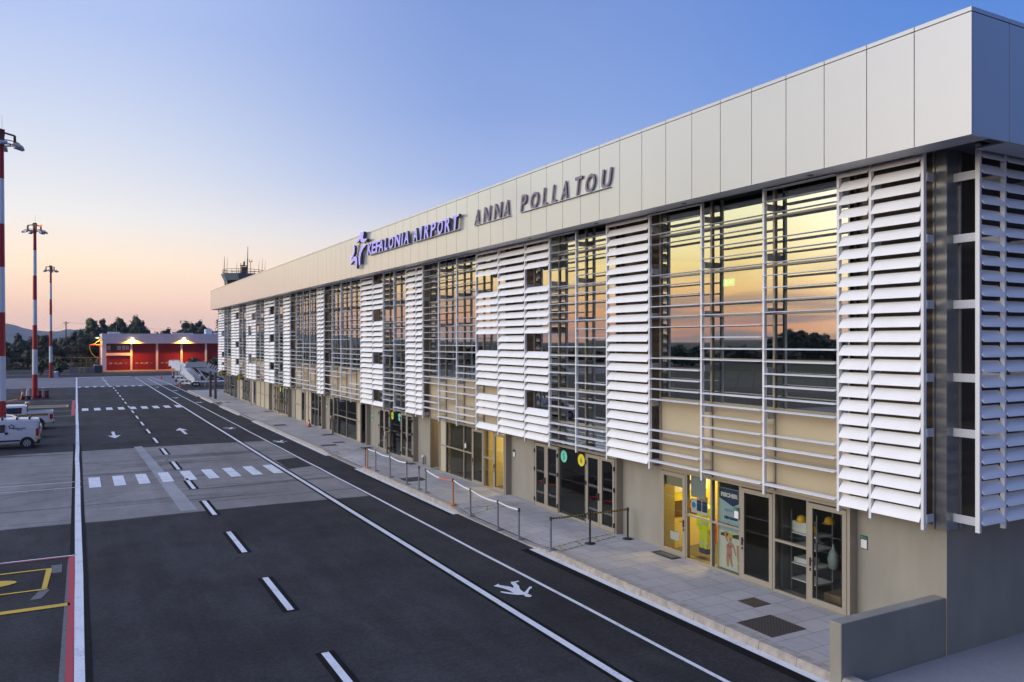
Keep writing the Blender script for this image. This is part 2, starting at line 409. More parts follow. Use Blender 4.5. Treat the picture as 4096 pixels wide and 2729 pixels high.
for y0,y1 in ((-20,21.5),(27.2,39.3),(44.6,66.5),(72.4,83.2),(88.2,97)): strip(12.46,.2,y0,y1,8)
pts=[(12.37,99),(12.36,134),(11.6,157)]
for (xa,ya),(xb,yb) in zip(pts,pts[1:]): mb.quad((xa-.06,ya,Z2),(xa+.06,ya,Z2),(xb+.06,yb,Z2),(xb-.06,yb,Z2))
struct('kerb_line', mb, M['white_paint'])
mb = MB(); strip(.05,.2,-10,161,5.,.02); mb.sheet(-.3,8.6,160.8,161.6,Z2); mb.sheet(-30,-1,178.2,178.6,Z2); struct('road_edge_line', mb, M['white_paint'])
mb = MB()
for k in range(-3, 26):
    y0 = 13.42 + 5.99*k
    if y0 < 122: mb.sheet(4.46,4.62,y0,y0+3,Z2)
for k in range(6): mb.sheet(4.0-.02*k,4.25-.02*k,131+5*k,133.4+5*k,Z2)
struct('centre_dashes', mb, M['white_paint'])
mb = MB()
for k in range(9): mb.sheet(.5+k,.98+k,39.8,42.75,Z2)
struct('zebra_crossing', mb, M['white_paint'])
mb = MB()
for k in range(9): mb.sheet(.46+1.02*k,1.0+1.02*k,83.9,87.0,Z2)
struct('zebra_crossing', mb, M['white_paint'])
mb = MB()
for k in range(9): mb.sheet(.11+.98*k,.56+.98*k,126.4,128.4,Z2)
struct('zebra_crossing', mb, M['white_paint'])
def arrow(x, y, d):
    mb = MB(); z = Z2
    mb.poly([(x-.10,y-d*1.0,z),(x+.10,y-d*1.0,z),(x+.10,y+d*1.7,z),(x-.10,y+d*1.7,z)][::(1 if d>0 else -1)])
    mb.poly([(x-.40,y+d*1.7,z),(x+.40,y+d*1.7,z),(x,y+d*3.4,z)][::(1 if d>0 else -1)])
    struct('arrow_marking', mb, M['white_paint'])
arrow(2.28, 62.7, -1); arrow(6.72, 60.6, 1)
WALK = [[(0.02,-0.29),(0.04,-0.31),(0.17,-0.17),(0.31,-0.03),(0.36,0.03),(0.42,-0.0),(0.37,-0.1),(0.3,-0.14),(0.19,-0.25),(0.1,-0.38),(0.03,-0.45),(-0.08,-0.51),(-0.15,-0.46),(-0.25,-0.41),(-0.36,-0.29),(-0.46,-0.16),(-0.52,-0.03),(-0.5,0.04),(-0.45,0.02),(-0.36,-0.11),(-0.25,-0.23),(-0.25,-0.03),(-0.29,0.17),(-0.36,0.36),(-0.43,0.48),(-0.42,0.56),(-0.36,0.56),(-0.27,0.63),(-0.23,0.62),(-0.27,0.55),(-0.17,0.38),(-0.09,0.28),(-0.07,0.15),(-0.02,0.18),(0.03,0.31),(0.07,0.48),(0.12,0.62),(0.22,0.61),(0.33,0.62),(0.38,0.59),(0.31,0.53),(0.22,0.51),(0.18,0.37),(0.15,0.2),(0.07,0.04),(0.03,-0.1),(0.01,-0.24)],
 [(-0.05,-0.46),(-0.0,-0.45),(0.04,-0.49),(0.05,-0.58),(0.04,-0.67),(-0.01,-0.71),(-0.09,-0.71),(-0.13,-0.64),(-0.12,-0.55)]]
def walker(x, y, s=1., flip=1):
    mb = MB()
    for k, pl in enumerate(WALK):
        pts = [(x+u*s*flip, y+v*s, Z2+.001*k) for u,v in pl]
        ar = sum(pts[i][0]*pts[i-1][1]-pts[i-1][0]*pts[i][1] for i in range(len(pts)))
        mb.poly(pts if ar < 0 else pts[::-1])
    struct('pedestrian_marking', mb, M['white_paint'])
for x,y,f in ((10.13,18.2,1),(11.6,52.3,1),(9.95,62.1,-1),(11.5,89.8,1),(9.9,98.3,-1),(11.5,112.8,1),(9.9,122.3,-1)): walker(x,y,1.,f)
# stand markings, lower left
mb = MB(); mb.sheet(-.19,-.04,-10,27.5,Z2); mb.sheet(-14,-.1,27.38,27.46,.0125); mb.sheet(-.4,-.12,79.1,99.5,Z2)
mb.quad((-7.5,98.4,Z2),(-7.2,98.4,Z2),(-4.9,104.2,Z2),(-5.2,104.2,Z2)); struct('stand_line', mb, M['red_paint'])
mb = MB(); mb.sheet(-14,.02,27.5,27.58,Z2); mb.sheet(-30,.2,40.2,40.28,Z2); mb.sheet(-30,.2,41.8,41.88,Z2)
for y in (79.0, 99.9, 84.6): mb.sheet(-14,-.4,y,y+.1,Z2)
struct('stand_line', mb, M['white_paint'])
mb = MB(); mb.sheet(-14,-.62,26.17,26.28,Z2); mb.quad((-.80,24.2,Z2),(-.68,24.2,Z2),(-.60,26.17,Z2),(-.75,26.17,Z2)); mb.sheet(-14,-.66,24.08,24.18,Z2)
mb.sheet(-14,-.14,22.35,22.6,Z2)
n=24; mb.poly([(-2.5+1.1*math.cos(2*math.pi*i/n),25.2+.40*math.sin(2*math.pi*i/n),Z2) for i in range(n)])
mb.sheet(-9,-.7,92.6,92.9,Z2); mb.sheet(-9,-.7,89.8,90.1,Z2); mb.sheet(-.85,-.7,90.1,92.6,Z2)
mb.quad((-6.6,101.6,Z2),(-6.4,101.6,Z2),(-5.7,104.6,Z2),(-5.9,104.6,Z2)); mb.sheet(-9,-6.6,101.8,102.1,Z2); struct('stand_line', mb, M['yellow_paint'])
mb = MB(); mb.sheet(-.63,-.36,25.7,26.6,.009); mb.quad((-1.02,23.3,.009),(-.78,23.3,.009),(-.6,24.05,.009),(-.85,24.05,.009))
mb.quad((-.36,10,.009),(-.2,10,.009),(-.16,27.2,.009),(-.22,27.2,.009)); mb.sheet(-9,-.75,89.6,93.0,.009); struct('faded_paint', mb, M['ghost_paint'])

# pavement with dropped kerbs
DROPS = ((21.6,27.0),(39.4,44.5),(66.7,72.2),(83.4,88.0),(-12,-6))
def pz(x, y):
    h = .18
    for a, b in DROPS:
        if a-1.2 < y < b+1.2:
            t = min(1, (y-a+1.2)/1.2, (b+1.2-y)/1.2); k = max(0, 1-(x-12.6)/1.3)
            h -= .155*t*k
    return h
ys = []
y = 10.39
while y < 109.5: ys.append(y); y += .55
ys.append(109.5)
mb = MB(); xs = [12.85,13.1,13.4,13.75,14.1,15.9]
for i in range(len(ys)-1):
    for j in range(len(xs)-1):
        q = [(xs[j],ys[i]),(xs[j+1],ys[i]),(xs[j+1],ys[i+1]),(xs[j],ys[i+1])]
        mb.quad(*[(u,v,pz(u,v)) for u,v in q])
mb.box(15.9,20,103.0,109.5,0,.18); mb.quad((12.85,109.5,0),(15.9,109.5,0),(15.9,109.5,.18),(12.85,109.5,.18))
struct('pavement', mb, M['paving'])
mb = MB()
def kerb(ys):
    for ya, yb in zip(ys, ys[1:]):
        yb2 = yb-.008
        za, zb = pz(12.62,ya), pz(12.62,yb)
        for (x0,x1,fa,fb) in ((12.56,12.62,0,None),):
            pass
        mb.add([(12.56,ya,0),(12.56,yb2,0),(12.585,ya,max(.02,za-.03)),(12.585,yb2,max(.02,zb-.03)),(12.62,ya,za+.004),(12.62,yb2,zb+.004),(12.85,ya,za+.004),(12.85,yb2,zb+.004)],
               [(0,2,3,1),(2,4,5,3),(4,6,7,5)])
yk = [9.2]
while yk[-1] < 109.5: yk.append(yk[-1]+1.0)
kerb(yk); struct('kerb', mb, M['kerb'], recalc=True)
# hazard tape on the pavement
M['tape'] = checker_mat('hazard_tape', (.55,.42,.04), (.02,.02,.02), .09)
for (a,b,c,d) in (((12.9,20.95),(15.4,21.35),(12.75,20.3),(15.3,21.0)),((12.9,27.5),(15.3,26.95),(12.75,26.7),(14.9,26.8)),((12.9,45.1),(15.4,45.4),(12.8,44.2),(15.3,44.8)),((12.9,72.9),(15.4,72.8),(12.8,71.9),(15.3,72.2))):
    mb = MB(); 
    def tl(p, q, w=.045):
        dx,dy = q[0]-p[0], q[1]-p[1]; l = math.hypot(dx,dy); nx,ny = -dy/l*w/2, dx/l*w/2
        n = 6
        for i in range(n):
            u0 = (p[0]+dx*i/n, p[1]+dy*i/n); u1 = (p[0]+dx*(i+1)/n, p[1]+dy*(i+1)/n)
            mb.quad(*[(x,y,pz(x,y)+.006) for x,y in ((u0[0]-nx,u0[1]-ny),(u1[0]-nx,u1[1]-ny),(u1[0]+nx,u1[1]+ny),(u0[0]+nx,u0[1]+ny))])
    tl(a,b); tl(c,d)
    for t in (.08,.38,.68):
        tl((a[0]+(b[0]-a[0])*t, a[1]+(b[1]-a[1])*t),(c[0]+(d[0]-c[0])*t, c[1]+(d[1]-c[1])*t))
    struct('hazard_tape', mb, M['tape'])

# ------------------------------------------------------------------ terminal building
XF, XP, XM, XW = 14.42, 15.17, 15.48, 15.74       # fascia, louvre posts, curtain wall, wall planes
YC, YE, XE = 10.1, 101.3, 45.                     # near corner, far end, depth
T = thing('terminal_building', 'long airport terminal with white roof band, louvre screens and mirrored windows', 'building', (XW, YC, 0))
BOX = [(12.24,19.0),(21.2,26.56),(28.84,36.92),(39.07,44.52),(46.77,54.88),(56.75,64.82),(67.1,72.47),(74.7,89.86),(92.8,99.9)]
# walls between the glazed boxes
lo = [YC]; 
mbw = MB(); mbc = MB(); prev = YC
for a, b in BOX + [(YE, YE)]:
    if a > prev:
        mbw = MB(); mbw.box(XW,XW+.3,prev,a,0,2.66); obj('wall', mbw, M['render'], T)
        mbc = MB(); mbc.box(XW-.03,XW+.27,prev + (.28 if prev==YC else 0),a,2.66,10.45); obj('upper_cladding', mbc, M['cladding'], T)
    prev = b
for q in ((XW+.3,XE,YC,YC+.3,0,2.66),(XW+.3,XE,YE-.3,YE,0,10.3),(XE-.3,XE,YC+.3,YE-.3,0,10.3)):
    mbw = MB(); mbw.box(*q); obj('wall', mbw, M['render'], T)
mbc = MB(); mbc.box(XW+.4,XE,YC-.01,YC+.29,2.66,10.45); obj('upper_cladding', mbc, M['cladding'], T)
mb = MB(); mb.box(XW-.06,XW+.38,YC-.05,YC+.25,2.6,10.44); mb.box(XW-.09,XW-.06,YC+.21,YC+.25,2.6,10.44); mb.box(XW+.34,XW+.38,YC-.08,YC-.05,2.6,10.44)
mb.box(XW-.085,XW-.06,YC-.05,YC-.03,2.6,10.44)
obj('corner_cladding', mb, M['corner_metal'], T)
# fascia band of panels, with cap and dark backing
mb = MB(); mb.box(XF+.05,XF+.3,8.84,103.35,10.34,12.6); mb.box(XF+.3,XE,8.84,9.1,10.34,12.6); mb.box(XF+.3,XE,103.1,103.35,10.34,12.6); obj('fascia_backing', mb, M['gap'], T)
mb = MB(); g = .009
yj = [8.78,9.92] + [9.92+1.0725*k for k in range(1,88)]
yj = [y for y in yj if y < 103] + [103.4]
for a, b in zip(yj, yj[1:]):
    gg = .02 if abs(a-54.0) < .55 else g
    mb.box(XF,XF+.045,a+(gg if a>9 else 0),b-(g if b<103.3 else 0),10.30,12.555)
    mb.box(XF,XF+.2,a+(g if a>9 else 0),b-(g if b<103.3 else 0),12.575,12.655)
xj = [XF+.045, XF+1.2] + [XF+1.2+1.0725*k for k in range(1,28)]
for a, b in zip(xj, xj[1:]):
    mb.box(a+g,b-g,8.78,8.825,10.30,12.555); mb.box(a+(g if a>14.6 else .155),b-g,8.78,8.98,12.575,12.655)
    mb.box(a+g,b-g,103.355,103.4,10.30,12.555)
obj('fascia', mb, M['fascia'], T)
mb = MB()
for a, b in zip(yj, yj[1:]):
    mb.box(XF+.045,15.06,max(a,8.83)+.004,min(b,103.3)-.004,10.305,10.34)
sof = obj('soffit', mb, M['soffit'], T); mb = MB()
for a, b in zip(xj, xj[1:]):
    if 14.6 < a < 15.1: mb.box(15.064,b-.004,8.83,9.44,10.305,10.34)
    if a > 15.1: mb.box(a+.004,b-.004,8.83,9.44,10.305,10.34)
obj('soffit', mb, M['soffit'], T)
mb = MB(); mb.box(15.06,XW,9.44,103.3,10.45,10.6); mb.box(XW,XE,9.44,YC,10.45,10.6); obj('soffit_recess', mb, M['recess'], T)
for yy in (12.74,17.06,21.3,25.6,29.9,34.2,38.5,42.8,47.1,51.4):
    mb = MB(); mb.tube((14.76,yy,10.29),(14.76,yy,10.306),.075,.075,16); obj('downlight', mb, M['dark_steel'], sof)
mb = MB(); mb.box(XF+.3,XE,9.1,103.1,12.2,12.35); obj('roof', mb, M['concrete'], T)
# interior shell
mb = MB(); mb.box(22,22.2,YC+.3,YE-.3,0,10.4)
for y in (20.1,27.7,38.0,45.6,55.8,66.0,73.6,91.3): mb.box(16.0,22,y-.1,y+.1,.05,10.4)
mb.box(15.9,22,YC+.3,YE-.3,10.3,10.4); obj('interior_wall', mb, M['interior'], T)
mb = MB(); mb.box(15.72,22,YC+.3,YE-.3,.0,.16)
for i,(a,b) in enumerate(BOX):
    if i not in (1,3,6): mb.box(15.78,22,a,b,3.2,4.7)
obj('interior_floor', mb, M['interior_floor'], T)

# ---- curtain walls
TR = [3.56,4.78,6.0,7.2,8.42,9.65]
ENT = {1,3,6}
UP = [[12.24,14.5,16.77,19.0],[21.2,23.0,24.75,26.56],[28.84,30.9,32.88,34.9,36.92],[39.07,40.9,42.65,44.52],[46.77,48.76,50.84,52.88,54.88],
      [56.75,58.75,60.75,62.75,64.82],[67.1,68.85,70.67,72.47],[74.7,76.69,78.7,80.84,82.8,84.9,87.4,89.86],[92.8,95.16,97.41,99.9]]
LOW = [ # (y near, y far, kind)
 [(12.24,13.45,'door'),(13.45,14.5,'win'),(14.5,15.68,'door'),(15.68,16.77,'win'),(16.77,17.8,'win'),(17.8,19.0,'door')],
 [(21.2,23.0,'double'),(23.0,24.75,'fixed'),(24.75,26.56,'double')],
 [(28.84,29.96,'door'),(29.96,30.86,'win'),(30.86,32.02,'door'),(32.02,32.88,'win'),(32.88,34.9,'win'),(34.9,35.67,'panel'),(35.67,36.92,'open')],
 [(39.07,40.9,'double'),(40.9,42.65,'fixed'),(42.65,44.52,'double')],
 [(46.77,47.96,'dark'),(47.96,48.76,'panel'),(48.76,50.84,'win'),(50.84,52.88,'win'),(52.88,53.77,'win'),(53.77,54.88,'door')],
 [(56.75,57.82,'door'),(57.82,58.71,'win'),(58.71,59.77,'win'),(59.77,60.71,'panel'),(60.71,61.59,'panel'),(61.59,62.74,'door'),(62.74,64.82,'panel')],
 [(67.1,68.85,'double'),(68.85,70.67,'fixed'),(70.67,72.47,'double')],
 [(74.7,76.69,'panel'),(76.69,78.7,'panel'),(78.7,80.84,'panel'),(80.84,82.04,'door'),(82.04,83.84,'panel'),(83.84,85.85,'double'),(85.85,87.96,'double'),(87.96,89.86,'panel')],
 [(92.8,95.16,'win'),(95.16,97.41,'double'),(97.41,99.9,'double')]]
def pane(mb, y0, y1, z0, z1, x, tilt=.0011):
    """one pane, a hair out of true like any real pane"""
    a = random.uniform(-tilt,tilt)*(y1-y0); b = random.uniform(-tilt,tilt)*(z1-z0)
    mb.quad((x-a-b,y0,z0),(x-a+b,y0,z1),(x+a+b,y1,z1),(x+a-b,y1,z0))
XG = XM+.05
DOOR_HAND = {}
for i, (a, b) in enumerate(BOX):
    fr = MB(); gl = MB(); sp = MB(); cl = MB(); pn = MB()
    z0, zh = .18, 2.66
    cuts = UP[i]; w = .032
    # outer box sides and vertical mullions
    for y in cuts:
        e0 = max(y-w, a); e1 = min(y+w, b)
        fr.box(XM, XM+.13, e0, e1, zh+.06, 10.45)
    fr.box(XM+.002, XW+.29, a, a+.05, z0, 10.45); fr.box(XM+.002, XW+.29, b-.05, b, z0, 10.45)
    fr.box(XM+.01, XM+.13, a+.05, b-.05, zh-.02, zh+.06)       # door head
    fr.box(XM-.012, XM+.18, a+.05, b-.05, .14, z0+.012)        # threshold
    # upper grid
    trs = TR[:]
    zs = [zh+.06] + trs + [10.42]
    for k in range(len(cuts)-1):
        y0, y1 = max(cuts[k]+w, a+.05), min(cuts[k+1]-w, b-.05)
        for q in range(len(zs)-1):
            if q: fr.box(XM+.012, XM+.11, y0, y1, zs[q]-.03, zs[q]+.03)
            p0, p1 = zs[q]+(.03 if q else 0), zs[q+1]-.03
            if zs[q+1] <= 4.8 and i not in ENT: sp.box(XG, XG+.05, y0, y1, p0, p1)
            else: pane(gl, y0, y1, p0, p1, XG)
    cw = obj('curtain_wall', fr, M['frame'], T)
    # ground floor
    for (y0,y1,kind) in LOW[i]:
        u0, u1 = max(y0,a+.05)+.0, min(y1,b-.05)
        if kind in ('win','panel','fixed'):
            if kind == 'panel':
                for za, zb in ((z0+.06,1.45),(1.51,zh-.02)):
                    pn = MB(); pn.box(XG,XG+.05,u0+.03,u1-.03,za,zb); obj('solid_panel', pn, M['panel'], cw)
            elif kind == 'win':
                for za, zb in ((z0+.06,1.45),(1.51,zh-.02)):
                    cl = MB(); pane(cl,u0+.03,u1-.03,za,zb,XG); obj('window_glass', cl, M['clear'], cw, recalc=False)
            else: cl = MB(); pane(cl,u0+.03,u1-.03,z0+.06,zh-.02,XG); obj('window_glass', cl, M['clear'], cw, recalc=False)
            f2 = MB(); f2.box(XM+.003,XM+.12,u0,u0+.03,z0+.012,zh-.02); f2.box(XM+.003,XM+.12,u1-.03,u1,z0+.012,zh-.02)
            f2.box(XM+.006,XM+.12,u0+.03,u1-.03,z0+.012,z0+.06)
            if kind != 'fixed': f2.box(XM+.006,XM+.12,u0+.03,u1-.03,1.45,1.51)
            obj('window_frame', f2, M['frame'], cw)
        elif kind == 'dark':
            d = MB(); d.box(XM+.003,XM+.1,u0,u0+.07,z0+.012,zh-.02); d.box(XM+.003,XM+.1,u1-.05,u1,z0+.012,zh-.02); obj('door_frame', d, M['frame'], cw)
            d = MB(); d.box(XG+.25,XG+.3,u0+.07,u1-.05,z0,zh-.02); dd = obj('door', d, M['dark_steel'], T)
        else:
            leaves = [(u0,u1)] if kind in ('door','open') else [(u0,(u0+u1)/2),((u0+u1)/2,u1)]
            for q,(d0,d1) in enumerate(leaves):
                d = MB(); s = .115; rg = .012
                if kind == 'open':      # leaf swung inwards
                    org = (XM+.1, d0+.06)
                    def pt(u, v, t, org=org): an = R(52); return (org[0]+u*math.sin(an)+t*math.cos(an), org[1]+u*math.cos(an)-t*math.sin(an), v)
                    W = d1-d0-.12
                    def bar(u0_,u1_,v0,v1): d.prism([(u0_,v0),(u1_,v0),(u1_,v1),(u0_,v1)], pt, 0, .06)
                    bar(0,s,z0+.02,zh-.04); bar(W-s,W,z0+.02,zh-.04); bar(s,W-s,z0+.02,z0+.02+s*1.2); bar(s,W-s,zh-.04-s,zh-.04)
                    dd = obj('door', d, M['frame'], T)
                    e = MB(); e.quad(*[pt(u,v,.03) for u,v in ((s,z0+.15),(W-s,z0+.15),(W-s,zh-.15),(s,zh-.15))]); obj('door_glass', e, M['clear'], dd)
                    d = MB(); d.box(XM+.003,XM+.1,d0,d0+.055,z0+.012,zh-.02); d.box(XM+.003,XM+.1,d1-.055,d1,z0+.012,zh-.02); obj('door_frame', d, M['frame'], cw)
                    continue
                p, r_ = d0+rg+.03, d1-rg-.03
                if kind == 'double': p, r_ = (d0+.04 if q==0 else d0+.006), (d1-.006 if q==0 else d1-.04)
                d.box(XM-.006,XM+.06,p,p+s,z0+.02,zh-.05); d.box(XM-.006,XM+.06,r_-s,r_,z0+.02,zh-.05)
                d.box(XM-.006,XM+.06,p+s,r_-s,z0+.02,z0+.02+s*1.25); d.box(XM-.006,XM+.06,p+s,r_-s,zh-.05-s,zh-.05)
                dd = obj('door', d, M['frame'], T)
                e = MB(); pane(e,p+s,r_-s,z0+.02+s*1.25,zh-.05-s,XM+.03); obj('door_glass', e, M['clear'], dd, recalc=False)
                if i < 5 or kind == 'double':
                    if kind == 'double':
                        e = MB()
                        hy = (d1-.05 if q==0 else d0+.05); 
                        if q == 1:
                            e.box(XM-.05,XM-.006,d0+.03,d0+.075,1.12,1.36); e.tube((XM-.045,d0+.05,1.27),(XM-.045,d0+.19,1.30),.012)
                        for zz in (.45,1.6,2.3):
                            yy = p+.01 if q==0 else r_-.01
                            hg = MB(); hg.tube((XM-.03,yy,zz-.07),(XM-.03,yy,zz+.07),.025,None,8); obj('hinge', hg, M['black'], dd)
                        if q == 1: obj('door_handle', e, M['black'], dd)
                        e = MB(); e.tube((XM+.10,p+s,1.2),(XM+.10,r_-s*.6,1.12),.022,None,8); obj('push_bar', e, M['tail_red'], dd)
                        e = MB(); yy = p+s+.05
                        while yy < r_-s-.03:
                            for zz in (1.55,.75):
                                e.poly([(XM+.027,yy+.035*math.cos(t*math.pi/5),zz+.035*1.35*math.sin(t*math.pi/5)) for t in range(10)])
                            yy += .10
                        obj('safety_dots', e, M['ghost_paint'], dd, recalc=False)
                    else:
                        hy = {12.24:r_-.06,14.5:r_-.06,17.8:p+.06,28.84:r_-.06,30.86:r_-.06,46.77:p+.06,53.77:p+.06}.get(y0, p+.06)
                        e = MB(); sg = -1 if hy > (p+r_)/2 else 1
                        e.box(XM-.03,XM-.006,hy-.02,hy+.02,1.10,1.30); e.tube((XM-.045,hy,1.24),(XM-.045,hy+.13*sg,1.24),.011,None,8); e.box(XM-.02,XM-.006,hy-.018,hy+.018,.98,1.05)
                        obj('door_handle', e, M['black'], dd)
                if kind == 'door':
                    d = MB(); d.box(XM+.006,XM+.12,d0,p-.004,z0+.012,zh-.02); d.box(XM+.006,XM+.12,r_+.004,d1,z0+.012,zh-.02); obj('door_frame', d, M['frame'], cw)
    if gl.v: obj('upper_glazing', gl, M['glass'], cw, recalc=False)
    if sp.v: obj('spandrel', sp, M['spandrel'], cw)

# ---- louvre screens
def runs(spec, n=25):
    """'4-2+6...' present/absent runs from the top"""
    out = []; on = True
    for t in spec.split(): out += [on]*int(t); on = not on
    return (out + [True]*n)[:n]
FULL = '25'
rng = random.Random(3)
def thin_random():
    s = []; n = 0; first = True
    while n < 25:
        a = rng.choice((2,3,3,4,5,6)); b = rng.choice((1,1,2,2)); s += [a,b]; n += a+b
    return ' '.join(map(str,s))
GAP = '4 2 6 2 5 2 4'
SCREENS = [ # kind, post positions near->far, pattern of each cell (from the top)
 ('d',[10.23,11.45,12.28],[FULL,FULL]),
 ('t',[12.28,14.51,16.78,19.06],['3 1 7 2 6 1 3 1 1','0 2 5 2 6 2 6 1 1','4 2 6 2 5 2 4']),
 ('d',[19.06,21.25],[FULL]),
 ('t',[21.25,23.07,24.84],['0 1 3 1 4 1 6 1 3 1 4','5 1 5 2 4 1 3 1 3']),
 ('d',[24.84,26.65,28.86,30.89],[GAP,FULL,'4 2 6 2 5 1 3 1 1']),
 ('t',[30.89,32.92,34.96,36.96],None),
 ('d',[36.96,37.88,39.28],[FULL,FULL]),
 ('t',[39.28,41.04,42.78],None),
 ('d',[42.78,44.61,46.82],['0 2 5 2 6 2 5 2 1',FULL]),
 ('t',[46.82,48.87,50.95,52.95,55.01],None),
 ('d',[55.01,55.87,56.78],[FULL,FULL]),
 ('t',[56.78,58.82,60.87,62.99,64.99],None),
 ('d',[64.99,67.37],[FULL]),
 ('t',[67.37,69.0,70.75],None),
 ('d',[70.75,72.8,75.0],['3 2 6 2 6 2 4','25']),
 ('t',[75.0,76.92,78.94],None),
 ('d',[78.94,81.05,82.76,83.93],['4 2 12 2 5','8 3 6 3 5',FULL]),
 ('t',[83.93,86.01,87.95],None),
 ('d',[87.95,90.0,92.85],['3 2 8 2 4 2 4',FULL]),
 ('t',[92.85,95.42,97.62],None),
 ('d',[97.62,99.44,102.1],['9 2 6 2 2 1 3',FULL]),
]
PROF = [(-.145,0),(-.10,.013),(-.03,.020),(.05,.019),(.11,.011),(.145,0),(.10,-.006),(.0,-.012),(-.09,-.007)]
ZB, PITCH = 2.915, .307
def blades(mb, c0, c1, spec, tilt, along='y', off=XP, sgn=1):
    on = runs(spec)
    for k in range(25):
        if not on[24-k]: continue
        z = ZB + PITCH*k; t = tilt + R(random.uniform(-1.6,1.6)); ca, sa = math.cos(t), math.sin(t)
        if along == 'y': fn = lambda u,v,d: (off + u*ca - v*sa, d, z + u*sa + v*ca)
        else: fn = lambda u,v,d: (d, off + u*ca - v*sa, z + u*sa + v*ca)
        mb.prism(PROF, fn, c0+.012, c1-.012)
BRZ = (2.86,4.62,5.75,7.25,8.6,9.86)
def post_mesh(y, along='y', off=XP):
    mb = MB(); w = .032
    if along == 'y':
        mb.box(off-.045,off+.045,y-w,y+w,2.65,10.45)
        br = MB()
        br.box(off+.045,XM+.02,y-.008,y+.008,-.085,.085); br.box(off+.045,off+.057,y-.05,y+.05,-.085,.085)
    else:
        mb.box(y-w,y+w,off-.045,off+.045,2.65,10.45); br = MB()
        br.box(y-.008,y+.008,off+.045,YC-.01,-.085,.085)
    return mb, br
def add_brackets(br, scr):
    b0 = obj('bracket', br, M['bracket'], scr); b0.location.z = BRZ[0]
    for z in BRZ[1:]:
        c = b0.copy(); COL.objects.link(c); c.parent = scr; c.location.z = z
done = set()
for kind, ps, pat in SCREENS:
    mb = MB()
    for q in range(len(ps)-1):
        sp = pat[q] if pat else thin_random()
        blades(mb, ps[q]+.032, ps[q+1]-.032, sp, R(55) if kind == 'd' else R(4))
    scr = obj('louvre_screen', mb, M['blade'], T)
    for y in ps:
        if y in done: continue
        done.add(y); pm, br = post_mesh(y); obj('post', pm, M['post'], scr); add_brackets(br, scr)
sx = [15.88,16.74,18.0,19.8,21.6,23.4,25.2,27.]
mb = MB()
for q in range(len(sx)-1): blades(mb, sx[q]+.032, sx[q+1]-.032, FULL, R(55), 'x', 9.53)
scr = obj('louvre_screen', mb, M['blade'], T)
for x in sx: pm, br = post_mesh(x,'x',9.53); obj('post', pm, M['post'], scr); add_brackets(br, scr)

# low wall at the corner
mb = MB(); mb.bbox(12.56,XW-.004,10.12,10.39,0,1.2,.012); obj('low_wall', mb, M['render'], None)
tag(bpy.data.objects['low_wall'], 'low grey rendered wall running out from the near corner of the terminal', 'wall')

# ------------------------------------------------------------------ fascia signs
def letter(parent, ch, y0, y1, zb, h, xface, depth, rim, shear=.0, mats=None):
    """one raised letter between Y=y0 (left) and y1 (right)"""
    me = text_mesh(ch, 1., 0, 0, 0); ys_ = [v.co.y for v in me.vertices]; xs_ = [v.co.x for v in me.vertices]
    sy = h/(.729 if ch in 'OU' else (max(ys_)-min(ys_))); bpy.data.meshes.remove(me)
    sh = .20
    wid = abs(y0-y1); lean = h*sh*.55
    me = text_mesh(ch, 1., depth/2, .004 if rim else .012 , 0)
    xs_ = [v.co.x for v in me.vertices]; kx = max(.2,(wid-lean*.8))/max(.05,(max(xs_)-min(xs_))); x0 = min(xs_)
    if ch == 'I': kx = .95; y0 -= (wid-lean*.8)/2-.05
    for v in me.vertices:
        u = (v.co.x-x0)*kx; w_ = v.co.y*sy; v.co = Vector((xface+depth/2-v.co.z, y0-u-w_*sh, zb+w_)) - rootloc(parent)
    # front faces get the face material, sides the side material
    me.update()
    for p in me.polygons: p.material_index = 0 if p.normal.x < -.7 else 1
    o = finish('letter', me, mats, parent)
    if rim:
        # lit outline: a slightly larger plate just behind the face
        me2 = text_mesh(ch, 1., .004, .013, 0)
        for v in me2.vertices:
            u = (v.co.x-x0)*kx; w_ = v.co.y*sy; v.co = Vector((xface+.012-v.co.z, y0-u-w_*sh, zb+w_)) - rootloc(parent)
        finish('letter_outline', me2, [M['sign_rim']], o)
    return o
S1 = thing('lit_sign', 'violet lit raised lettering KEFALONIA AIRPORT with a star emblem, on the white roof band', 'sign', (14.35,36.9,11.3))
K = [42.77,42.05,42.03,41.41,41.37,40.71,40.87,40.17,39.95,39.51,39.32,38.65,38.43,37.67,37.6,37.18,37.11,36.49,35.89,35.34,35.11,34.73,34.52,33.97,33.76,33.2,33.0,32.38,32.16,31.61,31.42,30.76]
for k, ch in enumerate('KEFALONIAAIRPORT'):
    letter(S1, ch, K[2*k], K[2*k+1], 11.29, .60, 14.20, .16, True, mats=[M['sign_face'], M['sign_side']])
mb = MB(); mb.box(14.28,14.40,30.9,36.0,11.265,11.28); mb.box(14.28,14.40,36.6,42.8,11.265,11.28); obj('rail', mb, M['post'], S1)
